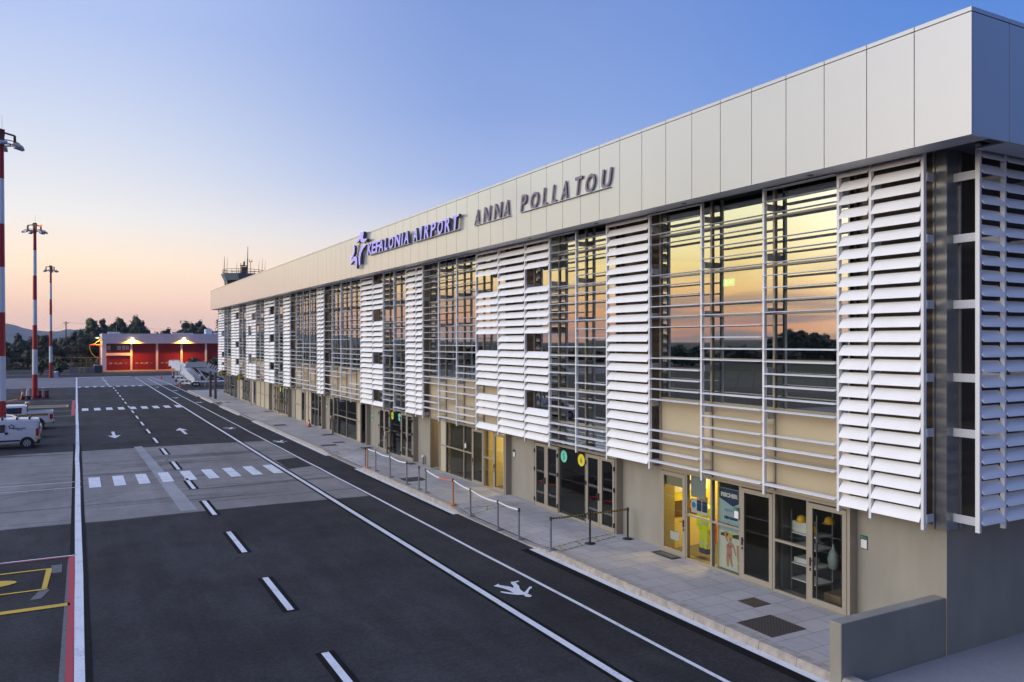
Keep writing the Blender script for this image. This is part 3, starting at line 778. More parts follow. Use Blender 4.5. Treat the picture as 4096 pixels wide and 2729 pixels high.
LOGO = [[(43.96,12.72),(44.17,12.46),(44.57,12.27),(45.09,12.3),(44.87,12.18),(44.38,12.2),(43.96,12.36),(43.73,12.7)],
 [(43.66,12.69),(43.87,12.54),(43.96,12.37),(43.87,12.18),(43.59,12.09),(43.1,12.1),(42.7,12.2),(43.1,12.2),(43.41,12.23),(43.5,12.32),(43.36,12.67)],
 [(45.4,12.12),(45.19,11.98),(45.19,11.8),(45.48,11.53),(45.92,11.31),(45.73,11.3),(45.33,11.46),(45.04,11.67),(45.02,11.93),(45.14,12.06)],
 [(42.92,11.89),(43.36,11.9),(43.82,11.78),(44.14,11.55),(44.28,11.27),(44.19,10.88),(44.0,10.87),(44.0,11.25),(43.82,11.53),(43.45,11.74),(42.87,11.88)],
 [(45.92,11.01),(45.58,11.24),(45.19,11.38),(44.85,11.38),(44.61,11.27),(44.57,11.03),(44.64,10.68),(44.8,10.69),(44.81,10.99),(44.93,11.16),(45.14,11.22),(45.53,11.12),(45.82,11.0)]]
for pl in LOGO:
    mb = MB(); fn = lambda u,v,d: (d,u,v)
    mb.prism(pl, fn, 14.20, 14.36, 1)
    n = len(pl); c = (sum(p[0] for p in pl)/n, sum(p[1] for p in pl)/n)
    mb.add([(14.195,u,v) for u,v in pl], [tuple(range(n))], 0)
    em = obj('emblem', mb, [M['sign_face'],M['sign_side']], S1)
    mb = MB()
    ring = []
    for i in range(n):
        a_, b_, c_ = Vector(pl[i-1]), Vector(pl[i]), Vector(pl[(i+1)%n])
        d1 = (b_-a_).normalized(); d2 = (c_-b_).normalized(); nn = Vector((d1.y+d2.y, -(d1.x+d2.x)))
        nn = nn.normalized() if nn.length > 1e-4 else Vector((1,0))
        ring.append(nn)
    area = sum(pl[i][0]*pl[(i+1)%n][1]-pl[(i+1)%n][0]*pl[i][1] for i in range(n)); sg = 1 if area > 0 else -1
    for i in range(n):
        j = (i+1)%n; p, q = pl[i], pl[j]; w_ = .014*sg
        mb.quad((14.193,p[0],p[1]),(14.193,q[0],q[1]),(14.193,q[0]+ring[j].x*w_,q[1]+ring[j].y*w_),(14.193,p[0]+ring[i].x*w_,p[1]+ring[i].y*w_))
    obj('emblem_outline', mb, M['sign_rim'], em, recalc=False)
mb = MB(); mb.path([(14.39,43.75,12.35),(14.39,43.7,12.1),(14.39,43.68,11.85)],.018); mb.path([(14.39,44.55,12.25),(14.39,44.8,12.0),(14.39,44.95,11.6),(14.39,44.9,11.3)],.018); mb.box(14.355,14.40,43.9,44.3,11.2,11.4); mb.box(14.355,14.4,44.7,45.2,11.2,11.3); obj('emblem_cable', mb, M['steel'], S1)
S2 = thing('name_sign', 'dark purple raised capital letters ANNA POLLATOU on the white roof band, unlit', 'sign', (14.38,24.8,11.24))
A = [29.5,28.98,28.69,28.07,27.77,27.13,26.96,26.43,25.63,25.18,24.94,24.32,24.06,23.7,23.43,23.09,22.85,22.35,22.05,21.58,21.39,20.8,20.5,19.95]
for k, ch in enumerate('ANNAPOLLATOU'):
    letter(S2, ch, A[2*k], A[2*k+1], 11.25, .60, 14.355, .035, False, mats=[M['letter_dark'], M['letter_side']])
mb = MB(); mb.box(14.33,14.41,26.4,29.5,11.225,11.237); mb.box(14.33,14.41,19.98,25.65,11.225,11.237); obj('rail', mb, M['post'], S2)

# ------------------------------------------------------------------ small signs on the facade
def round_sign(y, z, col, txt, label):
    t = thing('gate_sign', label, 'sign', (XM+.02,y,z), 'round gate number signs')
    mb = MB(); n = 40; mb.prism([(.215*math.cos(2*math.pi*i/n),.215*math.sin(2*math.pi*i/n)) for i in range(n)], lambda u,v,d:(d,y+u,z+v), XM+.022, XM+.03); obj('disc', mb, M[col], t)
    mb = MB(); s = .30 if len(txt)==1 else .17
    text_to_mb(mb, txt, s, (XM+.019,y,z-s*.35), FACADE, 0); obj('number', mb, M['ink'], t, recalc=False)
round_sign(24.42,2.32,'teal','5','round turquoise sign with number 5 on the entrance glass')
round_sign(23.29,2.33,'yellow_v','6','round yellow sign with number 6 on the entrance glass')
round_sign(42.27,2.33,'lime_v','3A 3B','round lime green sign reading 3A 3B on the middle entrance')
round_sign(41.16,2.33,'teal','4A 4B','round turquoise sign reading 4A 4B on the middle entrance')
round_sign(70.17,2.32,'yellow_v','1','round yellow sign above the far double doors')
round_sign(69.07,2.31,'teal','2','round turquoise sign above the far double doors')
def plaque(x, y, z, code, label):
    t = thing('room_sign', label, 'sign', (x,y,z), 'room number plaques')
    mb = MB(); mb.box(x-.015,x,y-.09,y+.09,z-.15,z+.15); obj('plate', mb, M['ink'], t)
    mb = MB(); mb.box(x-.018,x-.016,y-.078,y+.078,z-.135,z+.06); obj('paper', mb, M['paper'], t)
    if code:
        mb = MB(); text_to_mb(mb, code, .075, (x-.0175,y,z+.08), FACADE); obj('lettering', mb, M['green_ink'], t, recalc=False)
plaque(XW-.001,12.06,1.92,'B212','dark room plaque reading B212 on the grey wall near the corner')
plaque(XM-.008,15.78,1.90,'B211','dark room plaque reading B211 on the frame beside the banner window')
plaque(XW-.001,28.58,1.90,'','dark room plaque on the grey wall left of the round 5 sign')
plaque(XM-.008,32.66,1.80,'','dark room plaque on the frame of the glass door in the third window bay')
plaque(XW-.001,56.34,1.86,'','small pale room plaque on the wall beyond the toilet sign')
t = thing('toilet_sign', 'turquoise square sign with a black disc on the grey wall', 'sign', (XW,46.36,1.84))
mb = MB(); mb.box(XW-.012,XW,46.2,46.53,1.65,2.03); obj('plate', mb, M['teal'], t)
mb = MB(); mb.poly([(XW-.014,46.365+.115*math.cos(i*math.pi/12),1.86+.115*math.sin(i*math.pi/12)) for i in range(24)]); obj('disc', mb, M['ink'], t, recalc=False)
mb = MB(); mb.box(XW-.017,XW-.015,46.345,46.385,1.79,1.90); mb.poly([(XW-.0165,46.365+.022*math.cos(i*math.pi/6),1.93+.022*math.sin(i*math.pi/6)) for i in range(12)]); obj('symbol', mb, M['white'], t, recalc=False)
for y0,y1,lab in ((96.3,98.7,'dark hanging sign with yellow lettering at the far end of the facade'),(84.7,87.0,'dark hanging sign with yellow lettering over the doors, second from the far end')):
    t = thing('hanging_sign', lab, 'sign', (15.0,(y0+y1)/2,2.8), 'hanging direction signs')
    mb = MB(); mb.box(14.55,15.25,y0+.9,y0+1.05,2.5,3.05); obj('box', mb, M['dark_steel'], t)
    mb = MB(); mb.box(14.6,14.85,y0+.885,y0+.898,2.55,3.0); mb.box(14.9,15.2,y0+.885,y0+.898,2.72,2.83); obj('panel', mb, M['yellow_v'], t)
    mb = MB(); mb.tube((14.9,y0+.97,3.05),(14.9,y0+.97,3.4),.03); mb.box(14.88,15.5,y0+.94,y0+1.0,3.4,3.46); obj('hanger', mb, M['steel'], t)

# ------------------------------------------------------------------ rooms behind the glass
def lamp_in(x, y, z, w, l, power, col, label):
    t = thing('ceiling_lamp', label, 'lamp', (x,y,z), 'lit ceiling lamps')
    mb = MB(); mb.box(x-w/2,x+w/2,y-l/2,y+l/2,z,z+.05); obj('housing', mb, M['white'], t)
    mb = MB(); mb.box(x-w/2+.03,x+w/2-.03,y-l/2+.03,y+l/2-.03,z-.01,z-.002); obj('diffuser', mb, M['tube_lit'], t)
    ld = bpy.data.lights.new('lamp_light','AREA'); ld.shape='RECTANGLE'; ld.size=w; ld.size_y=l; ld.energy=power; ld.color=col
    lo_ = bpy.data.objects.new('lamp_light', ld); COL.objects.link(lo_); lo_.parent = t; lo_.location = (0,0,-.03)
mb = MB(); mb.box(15.75,19.5,16.72,16.80,.16,3.2); mb.box(15.75,19.5,19.02,19.1,.16,3.2); mb.box(19.5,19.6,16.72,19.1,.16,3.2)
mb.box(15.75,19.5,30.92,31.0,.16,3.2); mb.box(19.5,19.6,28.6,31.0,.16,3.2); mb.box(15.75,19.5,34.92,35.0,.16,3.2); mb.box(19.5,19.6,35.0,37.,.16,3.2); mb.box(15.75,19.5,28.62,28.7,.16,3.2)
obj('lit_room_wall', mb, M['yellow_wall'], T)
mb = MB(); mb.box(15.75,19.5,14.46,14.54,.16,3.2); mb.box(18.8,18.9,YC+.3,16.7,.16,3.2); mb.box(17.6,17.9,13.9,14.2,.16,3.2); mb.box(19.0,19.1,31.1,34.9,.16,3.2); obj('office_wall', mb, M['interior'], T)
lamp_in(17.3,17.9,3.1,.3,1.2,120,(1,.70,.20),'lit ceiling lamp in the yellow room behind the leftmost door of the nearest bay')
lamp_in(17.3,29.9,3.1,.3,1.2,90,(1,.72,.24),'lit ceiling lamp in the yellow room left of the entrance numbered 5')
lamp_in(17.3,36.0,3.1,.3,1.0,50,(1,.74,.34),'lit ceiling lamp inside the open door')
lamp_in(17.6,69.5,3.1,.3,1.0,120,(1,.72,.36),'lit ceiling lamp inside the far double doors')
# hi-vis suit hanging behind the glass
t = thing('safety_jacket', 'bright yellow high visibility suit hanging behind the ground floor window', 'clothing', (16.15,17.78,.3))
mb = MB(); f = lambda u,v,d:(16.1+d,17.78-u,v-.12)
mb.prism([(-.22,1.75),(-.06,1.86),(.06,1.86),(.22,1.75),(.30,1.15),(.20,1.12),(.17,1.45),(.17,1.05),(-.17,1.05),(-.17,1.45),(-.2,1.12),(-.30,1.15)], f, 0, .14); 
obj('jacket', mb, M['hivis'], t)
mb = MB(); mb.prism([(-.16,1.045),(.16,1.045),(.15,.55),(.02,.55),(0,.9),(-.02,.55),(-.15,.55)], f, .01, .13); obj('trousers', mb, M['hivis'], t)
mb = MB(); mb.prism([(-.175,1.30),(.175,1.30),(.175,1.23),(-.175,1.23)], f, -.006, .146); mb.prism([(-.16,.72),(.16,.72),(.16,.66),(-.16,.66)], f, -.006, .146); obj('reflective_band', mb, M['paper'], t)
mb = MB(); mb.prism([(-.17,.55),(.17,.55),(.17,.40),(-.17,.40)], f, .0, .14); obj('hem', mb, M['navy'], t)
mb = MB(); mb.prism([(.19,1.5),(.30,1.4),(.32,.75),(.2,.7)], f, .15, .25); tag(obj('red_jacket', mb, M['red_cloth'], None, origin=(16.3,17.5,.7)), 'red cloth jacket hanging beside the yellow suit behind the window', 'clothing')
# wall notices in the yellow room
t = thing('notice_board', 'yellow and white notices with blue lettering Goldair Handling on the yellow room wall', 'notice', (16.6,19.01,2.))
mb = MB(); mb.box(15.95,17.4,19.0,19.02,1.85,2.6); obj('white_sheet', mb, M['paper'], t)
mb = MB(); text_to_mb(mb,'Goldair Handling',.2,(16.55,18.995,2.1),SOUTH,0,True,1.05,.012,.2); obj('lettering', mb, mat('blue_ink',(.05,.03,.42),.5), t, recalc=False)
mb = MB(); mb.box(15.95,17.4,19.0,19.02,1.6,1.82); obj('yellow_strip', mb, M['yellow_v'], t)
mb = MB(); mb.box(15.95,17.4,19.0,19.02,1.1,1.58); obj('dark_panel', mb, mat('brown_panel',(.10,.06,.03),.6), t)
mb = MB(); text_to_mb(mb,'ZERO',.16,(16.75,18.995,1.36),SOUTH,0,True,.42,.012); obj('lettering', mb, mat('orange_ink',(.7,.16,.03),.5), t, recalc=False)
mb = MB(); mb.box(XM+.045,XM+.047,18.15,18.55,.62,.86); tag(obj('door_sticker', mb, M['paper'], None, origin=(XM+.046,18.35,.74)), 'white paper sheet on the glass of the door to the yellow room', 'sticker')
t = thing('window_notice', 'white and navy notices with a blue disc stuck inside the window beside the yellow suit', 'notice', (XG+.02,17.35,1.75))
mb = MB(); mb.box(XG+.02,XG+.024,16.98,17.66,1.58,1.98); obj('sheet', mb, M['paper'], t)
mb = MB(); mb.box(XG+.015,XG+.018,17.0,17.2,1.66,1.97); mb.box(XG+.015,XG+.018,17.23,17.42,1.66,1.97); obj('navy_panel', mb, M['navy'], t)
mb = MB(); mb.poly([(XG+.016,17.55+.085*math.cos(i*math.pi/10),1.80+.085*math.sin(i*math.pi/10)) for i in range(20)]); obj('blue_disc', mb, mat('cyan_print',(.02,.35,.6),.5), t, recalc=False)
mb = MB(); mb.box(XG+.10,XG+.115,17.15,17.76,2.0,2.66); tag(obj('roller_blind', mb, mat('blind_grey',(.34,.38,.40),.8), None, origin=(XG+.1,17.45,2.3)), 'grey roller blind half lowered above the navy window notices', 'blind')
mb = MB(); mb.box(XM+.10,XM+.115,17.92,18.86,2.2,2.62); tag(obj('roller_blind', mb, mat('blind_beige',(.34,.32,.22),.8), None, origin=(XM+.1,18.4,2.4)), 'beige roller blind at the top of the door to the yellow room', 'blind')
# roll-up banner
t = thing('advert_banner', 'tall roll-up advertising banner reading FISCHER with two beach figures, behind the window', 'banner', (15.7,16.27,.2))
BX = 15.70
def bq(mb, y0,y1,z0,z1,o=0.): mb.quad((BX-o,y1,z0),(BX-o,y0,z0),(BX-o,y0,z1),(BX-o,y1,z1))
mb = MB(); mb.box(BX,BX+.02,15.86,16.68,.22,2.45); obj('sheet', mb, M['sky_print'], t)
mb = MB(); bq(mb,15.86,16.68,.24,1.28,.003); obj('beach_picture', mb, M['sand_print'], t, recalc=False)
mb = MB(); mb.poly([(BX-.003,16.68,2.44),(BX-.003,15.86,2.44),(BX-.003,15.86,2.12),(BX-.003,16.15,1.98),(BX-.003,16.68,2.16)]); obj('navy_header', mb, M['navy'], t, recalc=False)
mb = MB(); text_to_mb(mb,'FISCHER',.14,(BX-.006,16.28,2.22),FACADE,0,True,.66,.012); obj('title', mb, M['white'], t, recalc=False)
mb = MB(); text_to_mb(mb,'FISCHER',.10,(BX-.006,16.22,1.82),FACADE,0,True,.5); text_to_mb(mb,'NEV-DAMA',.09,(BX-.006,16.22,1.62),FACADE,0,True,.52,.01); text_to_mb(mb,'eTravel',.10,(BX-.006,16.22,1.42),FACADE,0,True,.42); obj('lettering', mb, M['navy'], t, recalc=False)
fig = MB(); top = MB(); hat = MB(); hill_ = MB()
def fp(mbx, pts, o): mbx.poly([(BX-o,16.25-u,v) for u,v in pts])
fp(hill_,[(-.37,1.18),(-.2,1.24),(.05,1.2),(.3,1.26),(.42,1.2),(.42,1.13),(-.37,1.12)],.005); obj('picture_hills', hill_, M['leaf_c'], t, recalc=False)
fp(fig,[(-.05,.98),(-.14,.88),(-.13,.7),(-.15,.55),(-.12,.32),(-.05,.32),(-.03,.55),(0,.45),(.06,.32),(.1,.34),(.06,.6),(.07,.72),(.05,.85),(.10,.88),(.2,.66),(.24,.68),(.14,.94),(.0,1.02)],.007)
fp(fig,[(-.06,.98),(-.13,1.0),(-.24,1.17),(-.20,1.27),(-.06,1.25),(-.06,1.22),(-.16,1.2),(-.09,1.06)],.007); fp(fig,[(-.05,1.02),(.05,1.02),(.06,1.15),(0,1.19),(-.06,1.14)],.0075)
fp(fig,[(.24,.95),(.38,1.0),(.40,.5),(.28,.5),(.25,.7)],.007); fp(fig,[(.27,.47),(.40,.47),(.38,.25),(.29,.25)],.007); obj('printed_figures', fig, M['skin_print'], t, recalc=False)
fp(top,[(-.12,.92),(.06,.92),(.05,.83),(-.12,.83)],.009); fp(top,[(-.14,.66),(.07,.66),(-.02,.57)],.009); obj('printed_swimwear', top, M['pink_print'], t, recalc=False)
fp(hat,[(-.11,1.13),(.1,1.13),(.06,1.24),(-.05,1.24)],.0085); obj('printed_hat', hat, M['belt_mark'], t, recalc=False)
# shelves, helmets, boxes in the store room
t = thing('shelf_unit', 'white metal shelf unit inside the window next to the door nearest the corner', 'shelf', (16.3,14.0,.16))
mb = MB()
for z in (.45,.85,1.3,1.62): mb.box(16.0,16.6,13.6,14.42,z,z+.03)
obj('shelf', mb, M['white'], t)
mb = MB()
for y in (13.6,14.39):
    for x in (16.0,16.57): mb.box(x,x+.03,y,y+.03,.16,2.2)
obj('upright', mb, M['steel'], t)
for q,(y,z,l) in enumerate(((14.2,1.93,'yellow safety helmet on the white box behind the window'),(13.85,1.74,'yellow safety helmet lying low on the shelf, half hidden by the window frame'),(13.35,2.05,'yellow safety helmet hanging high inside the door nearest the corner'))):
    t = thing('safety_helmet', l, 'helmet', (16.15,y,z), 'yellow safety helmets')
    mb = MB(); mb.lathe([(.125,0),(.122,.06),(.1,.12),(.05,.15),(.01,.155)],(16.15,y,z),16); obj('shell', mb, M['helmet'], t)
    mb = MB(); mb.lathe([(.15,-.008),(.15,.006)],(16.12,y,z),16); obj('brim', mb, M['helmet'], t)
mb = MB(); mb.bbox(16.03,16.4,13.95,14.4,1.66,1.93,.01); tag(obj('carton', mb, M['white'], None, origin=(16.2,14.2,1.66)), 'white carton on the shelf under a yellow helmet', 'box')
mb = MB(); mb.bbox(16.03,16.45,13.9,14.35,.89,1.02,.01); tag(obj('paper_stack', mb, M['paper'], None, origin=(16.2,14.1,.89)), 'flat stack of white paper on the lower shelf behind the window', 'paper')
mb = MB(); mb.bbox(16.0,16.6,12.9,13.4,.16,.38,.02); tag(obj('carton', mb, mat('cardboard',(.30,.19,.10),.9), None, origin=(16.3,13.15,.16)), 'brown cardboard carton on the floor inside the door nearest the corner', 'box')
mb = MB(); mb.lathe([(.03,0),(.11,.05),(.14,.25),(.10,.42),(.05,.5),(.015,.62)],(16.1,13.2,.95),14); tag(obj('plastic_bag', mb, M['cabinet'], None, origin=(16.1,13.2,.95)), 'pale plastic bag hanging inside the door nearest the corner', 'bag')
# upper hall: rows of seats, exit sign
def seats(x, y0, y1, label):
    t = thing('bench_row', label, 'bench', (x,(y0+y1)/2,4.7), 'waiting hall seats')
    mb = MB(); n = int((y1-y0)/.62)
    for k in range(n): mb.bbox(x-.25,x+.22,y0+.62*k+.03,y0+.62*k+.58,5.1,5.16,.02)
    obj('seat', mb, M['steel'], t)
    mb = MB()
    for k in range(n): mb.prism([(.18,5.16),(.23,5.16),(.36,5.62),(.32,5.62)], lambda u,v,d:(x+u,d,v), y0+.62*k+.03, y0+.62*k+.58)
    obj('backrest', mb, M['lamp_grey'], t)
    for y in (y0+.3,y1-.5):
        mb = MB(); mb.box(x-.2,x+.2,y,y+.05,4.7,4.74); mb.box(x-.03,x+.03,y,y+.05,4.74,5.1); obj('leg', mb, M['dark_steel'], t)
seats(16.6,12.8,18.6,'row of grey metal seats just inside the upper window of the nearest bay')
seats(18.3,12.8,18.6,'second row of grey metal seats deeper inside the upper window of the nearest bay')
t = thing('exit_sign', 'small green lit exit sign inside the upper window', 'sign', (17.2,17.9,8.25))
mb = MB(); mb.box(17.2,17.23,17.66,18.12,8.15,8.37); obj('panel', mb, M['exit'], t)
mb = MB(); mb.quad((17.195,18.02,8.19),(17.195,17.93,8.19),(17.195,17.93,8.33),(17.195,18.02,8.33)); mb.poly([(17.195,17.86,8.24),(17.195,17.72,8.24),(17.195,17.79,8.32)]); obj('symbol', mb, M['exit_white'], t, recalc=False)
mb = MB(); mb.tube((17.215,17.9,8.37),(17.215,17.9,10.3),.012); obj('hanger', mb, M['steel'], t)
# staircase inside the double-height entrance
t = thing('staircase', 'pale straight stair flight inside the glass of the entrance numbered 5 and 6', 'stairs', (17.5,24,.16))
mb = MB(); mb.prism([(21.6,.2),(22.0,.2),(25.9,4.7),(25.5,4.7)], lambda u,v,d:(d,u,v), 17.0, 17.06); mb.prism([(21.6,.2),(22.0,.2),(25.9,4.7),(25.5,4.7)], lambda u,v,d:(d,u,v), 18.4, 18.46); obj('stringer', mb, M['cabinet'], t)
mb = MB()
for k in range(24): mb.box(17.06,18.4,21.75+.16*k,22.02+.16*k,.3+.185*k,.34+.185*k)
obj('tread', mb, M['interior'], t)
mb = MB(); mb.path([(17.03,21.7,1.2),(17.03,25.6,5.7)],.03); obj('handrail', mb, M['steel'], t)

# ------------------------------------------------------------------ things on the pavement
def cover(x0,x1,y0,y1,label,m='grate'):
    mb = MB(); z = max(pz(x0,y0),pz(x0,y1),pz(x1,y0)) ; cx,cy = (x0+x1)/2,(y0+y1)/2
    t = thing('drain_cover', label, 'cover', (cx,cy,z), 'drain covers in the pavement')
    mb.box(x0+.03,x1-.03,y0+.03,y1-.03,z-.01,z+.008); obj('lid', mb, M[m], t)
    mb = MB(); 
    mb.box(x0,x1,y0,y0+.03,z-.01,z+.010); mb.box(x0,x1,y1-.03,y1,z-.01,z+.010); mb.box(x0,x0+.03,y0+.03,y1-.03,z-.01,z+.010); mb.box(x1-.03,x1,y0+.03,y1-.03,z-.01,z+.010)
    obj('rim', mb, M['iron'], t)
cover(14.1,14.64,13.81,14.35,'small square rusty cover nearest the corner doors','iron')
cover(13.0,14.05,12.23,13.26,'large square iron grate nearest the low corner wall')
cover(13.0,14.0,33.6,34.6,'large iron grate behind the grey barrier posts near the belt')
cover(14.95,15.35,38.2,38.8,'small dark cover against the wall by the little bollard light','iron')
cover(14.75,15.4,45.1,45.8,'dark cover beside the turquoise toilet sign','iron')
cover(12.95,13.9,47.4,48.0,'long iron grate nearer the kerb of the close pair beyond the orange post')
cover(14.0,14.72,48.5,49.0,'iron grate nearer the wall of the close pair beyond the orange post')
cover(14.5,15.22,52.8,53.4,'iron grate in front of the card reader post of the dark window bay')
cover(12.95,13.85,60.4,61.3,'large iron grate on the kerb side of the traffic cone')
cover(14.8,15.5,72.7,73.35,'dark cover in front of the pale solid panels','iron')
cover(12.65,13.3,86.3,87.4,'dark iron cover beside the nearer tall steel post')
cover(13.5,13.95,85.9,87.0,'pale cover next to the dark one by the steel posts','kerb')
cover(14.75,15.4,88.9,89.5,'dark cover near the wall at the far doors','iron')
cover(15.2,16.1,106.4,107.1,'farthest dark cover, past the end of the terminal','iron')
t = thing('doormat', 'black rubber doormat outside the yellow lit door', 'mat', (15.38,18.45,.18))
mb = MB(); mb.bbox(15.1,15.44,17.97,18.92,.182,.196,.004); obj('border', mb, M['rubber'], t)
mb = MB(); mb.box(15.16,15.40,18.08,18.8,.196,.199); obj('pile', mb, M['dark_steel'], t)
# barrier posts
def make_post(label, body, head, loc):
    t = thing('barrier_post', label, 'barrier post', loc, 'belt barrier posts')
    mb = MB(); mb.lathe([(.17,0),(.17,.012),(.15,.025),(.05,.04),(.032,.06)],(0,0,0),24); obj('base', mb, M[body], t, world=False)
    mb = MB(); mb.tube((0,0,.05),(0,0,.93),.032,.032,14); obj('pole', mb, M[body], t, world=False)
    mb = MB(); mb.tube((0,0,.89),(0,0,1.0),.042,.042,14); obj('belt_head', mb, M[head], t, world=False)
    return t
PG = make_post('grey barrier post at the near end of the black belt', 'steel', 'dark_steel', (12.68,20.72,pz(12.68,20.72)+.002))
PB = make_post('black barrier post in the middle of the black belt', 'black', 'black', (14.05,20.62,.182))
PO = make_post('orange barrier post holding the orange end of the white belt', 'orange_paint', 'black', (12.78,28.11,.17))
dup(PB,(15.44,20.53,.182),'black barrier post nearest the wall at the end of the black belt')
dup(PO,(12.75,38.33,.182),'orange barrier post at the far end of the row, by the kerb')
for y,l in ((22.71,'grey barrier post at the near end of the white belt'),(24.19,'grey barrier post, second from the near end of the white belt'),(26.56,'grey barrier post next before the orange post'),
            (30.84,'grey barrier post just beyond the orange post, start of the white belt'),(31.61,'lone grey barrier post with no belt beside the large grate'),(33.04,'grey barrier post at the near end of the far white belt'),
            (35.17,'grey barrier post in the middle of the far white belt'),(37.18,'grey barrier post next to the farthest orange post'),(38.75,'grey barrier post right behind the farthest orange post')):
    x = 12.78 if y > 26 else 12.68
    dup(PG,(x,y,pz(x,y)+.002),l)
def belt(name, p, q, sag, segs, label, marks=False):
    t = None; p = Vector(p); q = Vector(q); n = 14
    pts = [p.lerp(q,i/n)+Vector((0,0,-sag*4*(i/n)*(1-i/n))) for i in range(n+1)]
    mb = MB(); dirv = (q-p); nx = Vector((-dirv.y,dirv.x,0)).normalized()*.0025
    for i in range(n):
        m = 0
        for k,(a,b,mi) in enumerate(segs):
            if a <= (i+.5)/n < b: m = mi
        a0,a1 = pts[i],pts[i+1]; h = Vector((0,0,.025))
        vs = [a0-h-nx,a0-h+nx,a0+h+nx,a0+h-nx,a1-h-nx,a1-h+nx,a1+h+nx,a1+h-nx]
        mb.add(vs,[(0,4,5,1),(1,5,6,2),(2,6,7,3),(3,7,4,0)],m)
        if marks:
            c = (a0+a1)/2; d = dirv.normalized()*.035
            for s in (-1,1):
                o_ = nx*1.6*s
                mb.add([c-d+Vector((0,0,.016))+o_, c+d+Vector((0,0,.016))+o_, c+o_-Vector((0,0,.02))],[(0,1,2)],2)
    o = obj('barrier_belt', mb, [M['belt_white'],M['belt_orange'],M['belt_mark']] if not marks else [M['belt_black'],M['belt_black'],M['belt_mark']], None, recalc=False, origin=tuple((p+q)/2))
    tag(o, label, 'belt', 'barrier belts')
H = .955
def pt(x,y): return (x,y,pz(x,y)+H)
belt('b',pt(12.68,20.72),pt(14.05,20.62),.02,[(0,1,0)],'black belt with yellow marks from the grey post to the middle black post',True)
belt('b',pt(14.05,20.62),pt(15.44,20.53),.02,[(0,1,0)],'black belt with yellow marks between the two black posts',True)
belt('b',pt(12.68,22.71),pt(12.68,24.19),.03,[(0,1,0)],'nearest span of white barrier belt')
belt('b',pt(12.68,24.19),pt(12.78,26.56),.07,[(0,1,0)],'long sagging span of white barrier belt, second from the near end')
belt('b',pt(12.78,26.56),pt(12.78,28.11),.04,[(0,1,0)],'span of white barrier belt ending at the orange post')
belt('b',pt(12.78,28.11),pt(12.78,30.84),.12,[(0,.5,1),(.5,1,0)],'half orange half white barrier belt beyond the orange post')
belt('b',pt(12.77,33.04),pt(12.78,35.17),.06,[(0,1,0)],'nearest span of the far white barrier belt')
belt('b',pt(12.78,35.17),pt(12.77,37.18),.06,[(0,1,0)],'middle span of the far white barrier belt')
belt('b',pt(12.77,37.18),pt(12.75,38.33),.03,[(0,1,0)],'farthest short span of white barrier belt by the orange post')
# cones
def make_cone(label, loc, band=True):
    t = thing('traffic_cone', label, 'traffic cone', loc, 'orange traffic cones')
    mb = MB(); mb.bbox(-.17,.17,-.17,.17,0,.035,.01); obj('base', mb, M['orange_plastic'], t, world=False)
    mb = MB(); mb.lathe([(.135,.035),(.085,.25)],(0,0,0),20); mb.lathe([(.062,.37),(.028,.56),(.02,.57)],(0,0,0),20); obj('cone', mb, M['orange_plastic'], t, world=False)
    mb = MB(); mb.lathe([(.085,.25),(.062,.37)],(0,0,0),20); obj('band', mb, M['white'] if band else M['orange_plastic'], t, world=False)
    return t
CN = make_cone('orange traffic cone with a white band on the pavement near the dark windows',(15.06,58.67,.182))
CP = make_cone('plain orange traffic cone on the road in front of the nearest boarding stairs',(12.88,121.19,.0),False)
CP.scale = (1.25,1.25,1.25)
dup(CP,(12.81,148.95,0),'plain orange traffic cone on the concrete before the fire station doors',0,(1.25,1.25,1.3))
dup(CP,(15.4,156.5,0),'plain orange traffic cone beside the farthest boarding stairs',0,(1.25,1.25,1.3))
# pedestals and posts
def pedestal(x,y,h,label,cat='card reader post'):
    t = thing('card_reader', label, cat, (x,y,.18), 'card reader posts')
    mb = MB(); mb.box(x-.06,x+.06,y-.06,y+.06,.18,.18+h); mb.box(x-.1,x+.1,y-.1,y+.1,.18,.19); obj('column', mb, M['frame'], t)
    mb = MB(); mb.prism([(-.14,h+.10),(.12,h+.17),(.12,h+.26),(-.14,h+.26)], lambda u,v,d:(x+u,d,v+.18-.08), y-.11, y+.11); obj('head', mb, M['spandrel'], t)
    mb = MB(); mb.box(x-.075,x-.061,y-.05,y+.05,.18+h-.22,.18+h-.08); obj('reader', mb, M['black'], t)
pedestal(15.3,53.4,1.06,'taupe card reader post by the window bay with the long dark windows')
pedestal(15.3,42.6,1.06,'taupe card reader post in front of the doors marked 3A 3B')
mb = MB(); mb.lathe([(.05,0),(.05,2.55),(.02,2.6)],(15.26,82.01,.18),14); tag(obj('steel_post', mb, M['steel'], None, origin=(15.26,82.01,.18)), 'thin grey steel post standing against the facade near the far doors', 'post')
t = thing('bollard_light', 'short grey bollard light at the foot of the wall by the open door', 'bollard', (15.62,38.06,.18))
mb = MB(); mb.lathe([(.06,0),(.06,.36)],(15.62,38.06,.18),14); obj('body', mb, M['steel'], t)
mb = MB(); mb.lathe([(.075,.36),(.075,.44),(.05,.46)],(15.62,38.06,.18),14); obj('cap', mb, M['paper'], t)
for x,y,l in ((13.25,95.0,'left one of two tall dark square steel posts at the far end of the pavement'),(13.34,91.95,'right one of two tall dark square steel posts at the far end of the pavement')):
    t = thing('steel_pillar', l, 'post', (x,y,.18), 'tall square steel posts')
    mb = MB(); mb.bbox(x-.13,x+.13,y-.13,y+.13,.18,3.05,.015); obj('shaft', mb, M['dark_steel'], t)
    mb = MB(); mb.bbox(x-.14,x+.14,y-.14,y+.14,3.05,3.1,.01); obj('cap', mb, M['steel'], t)

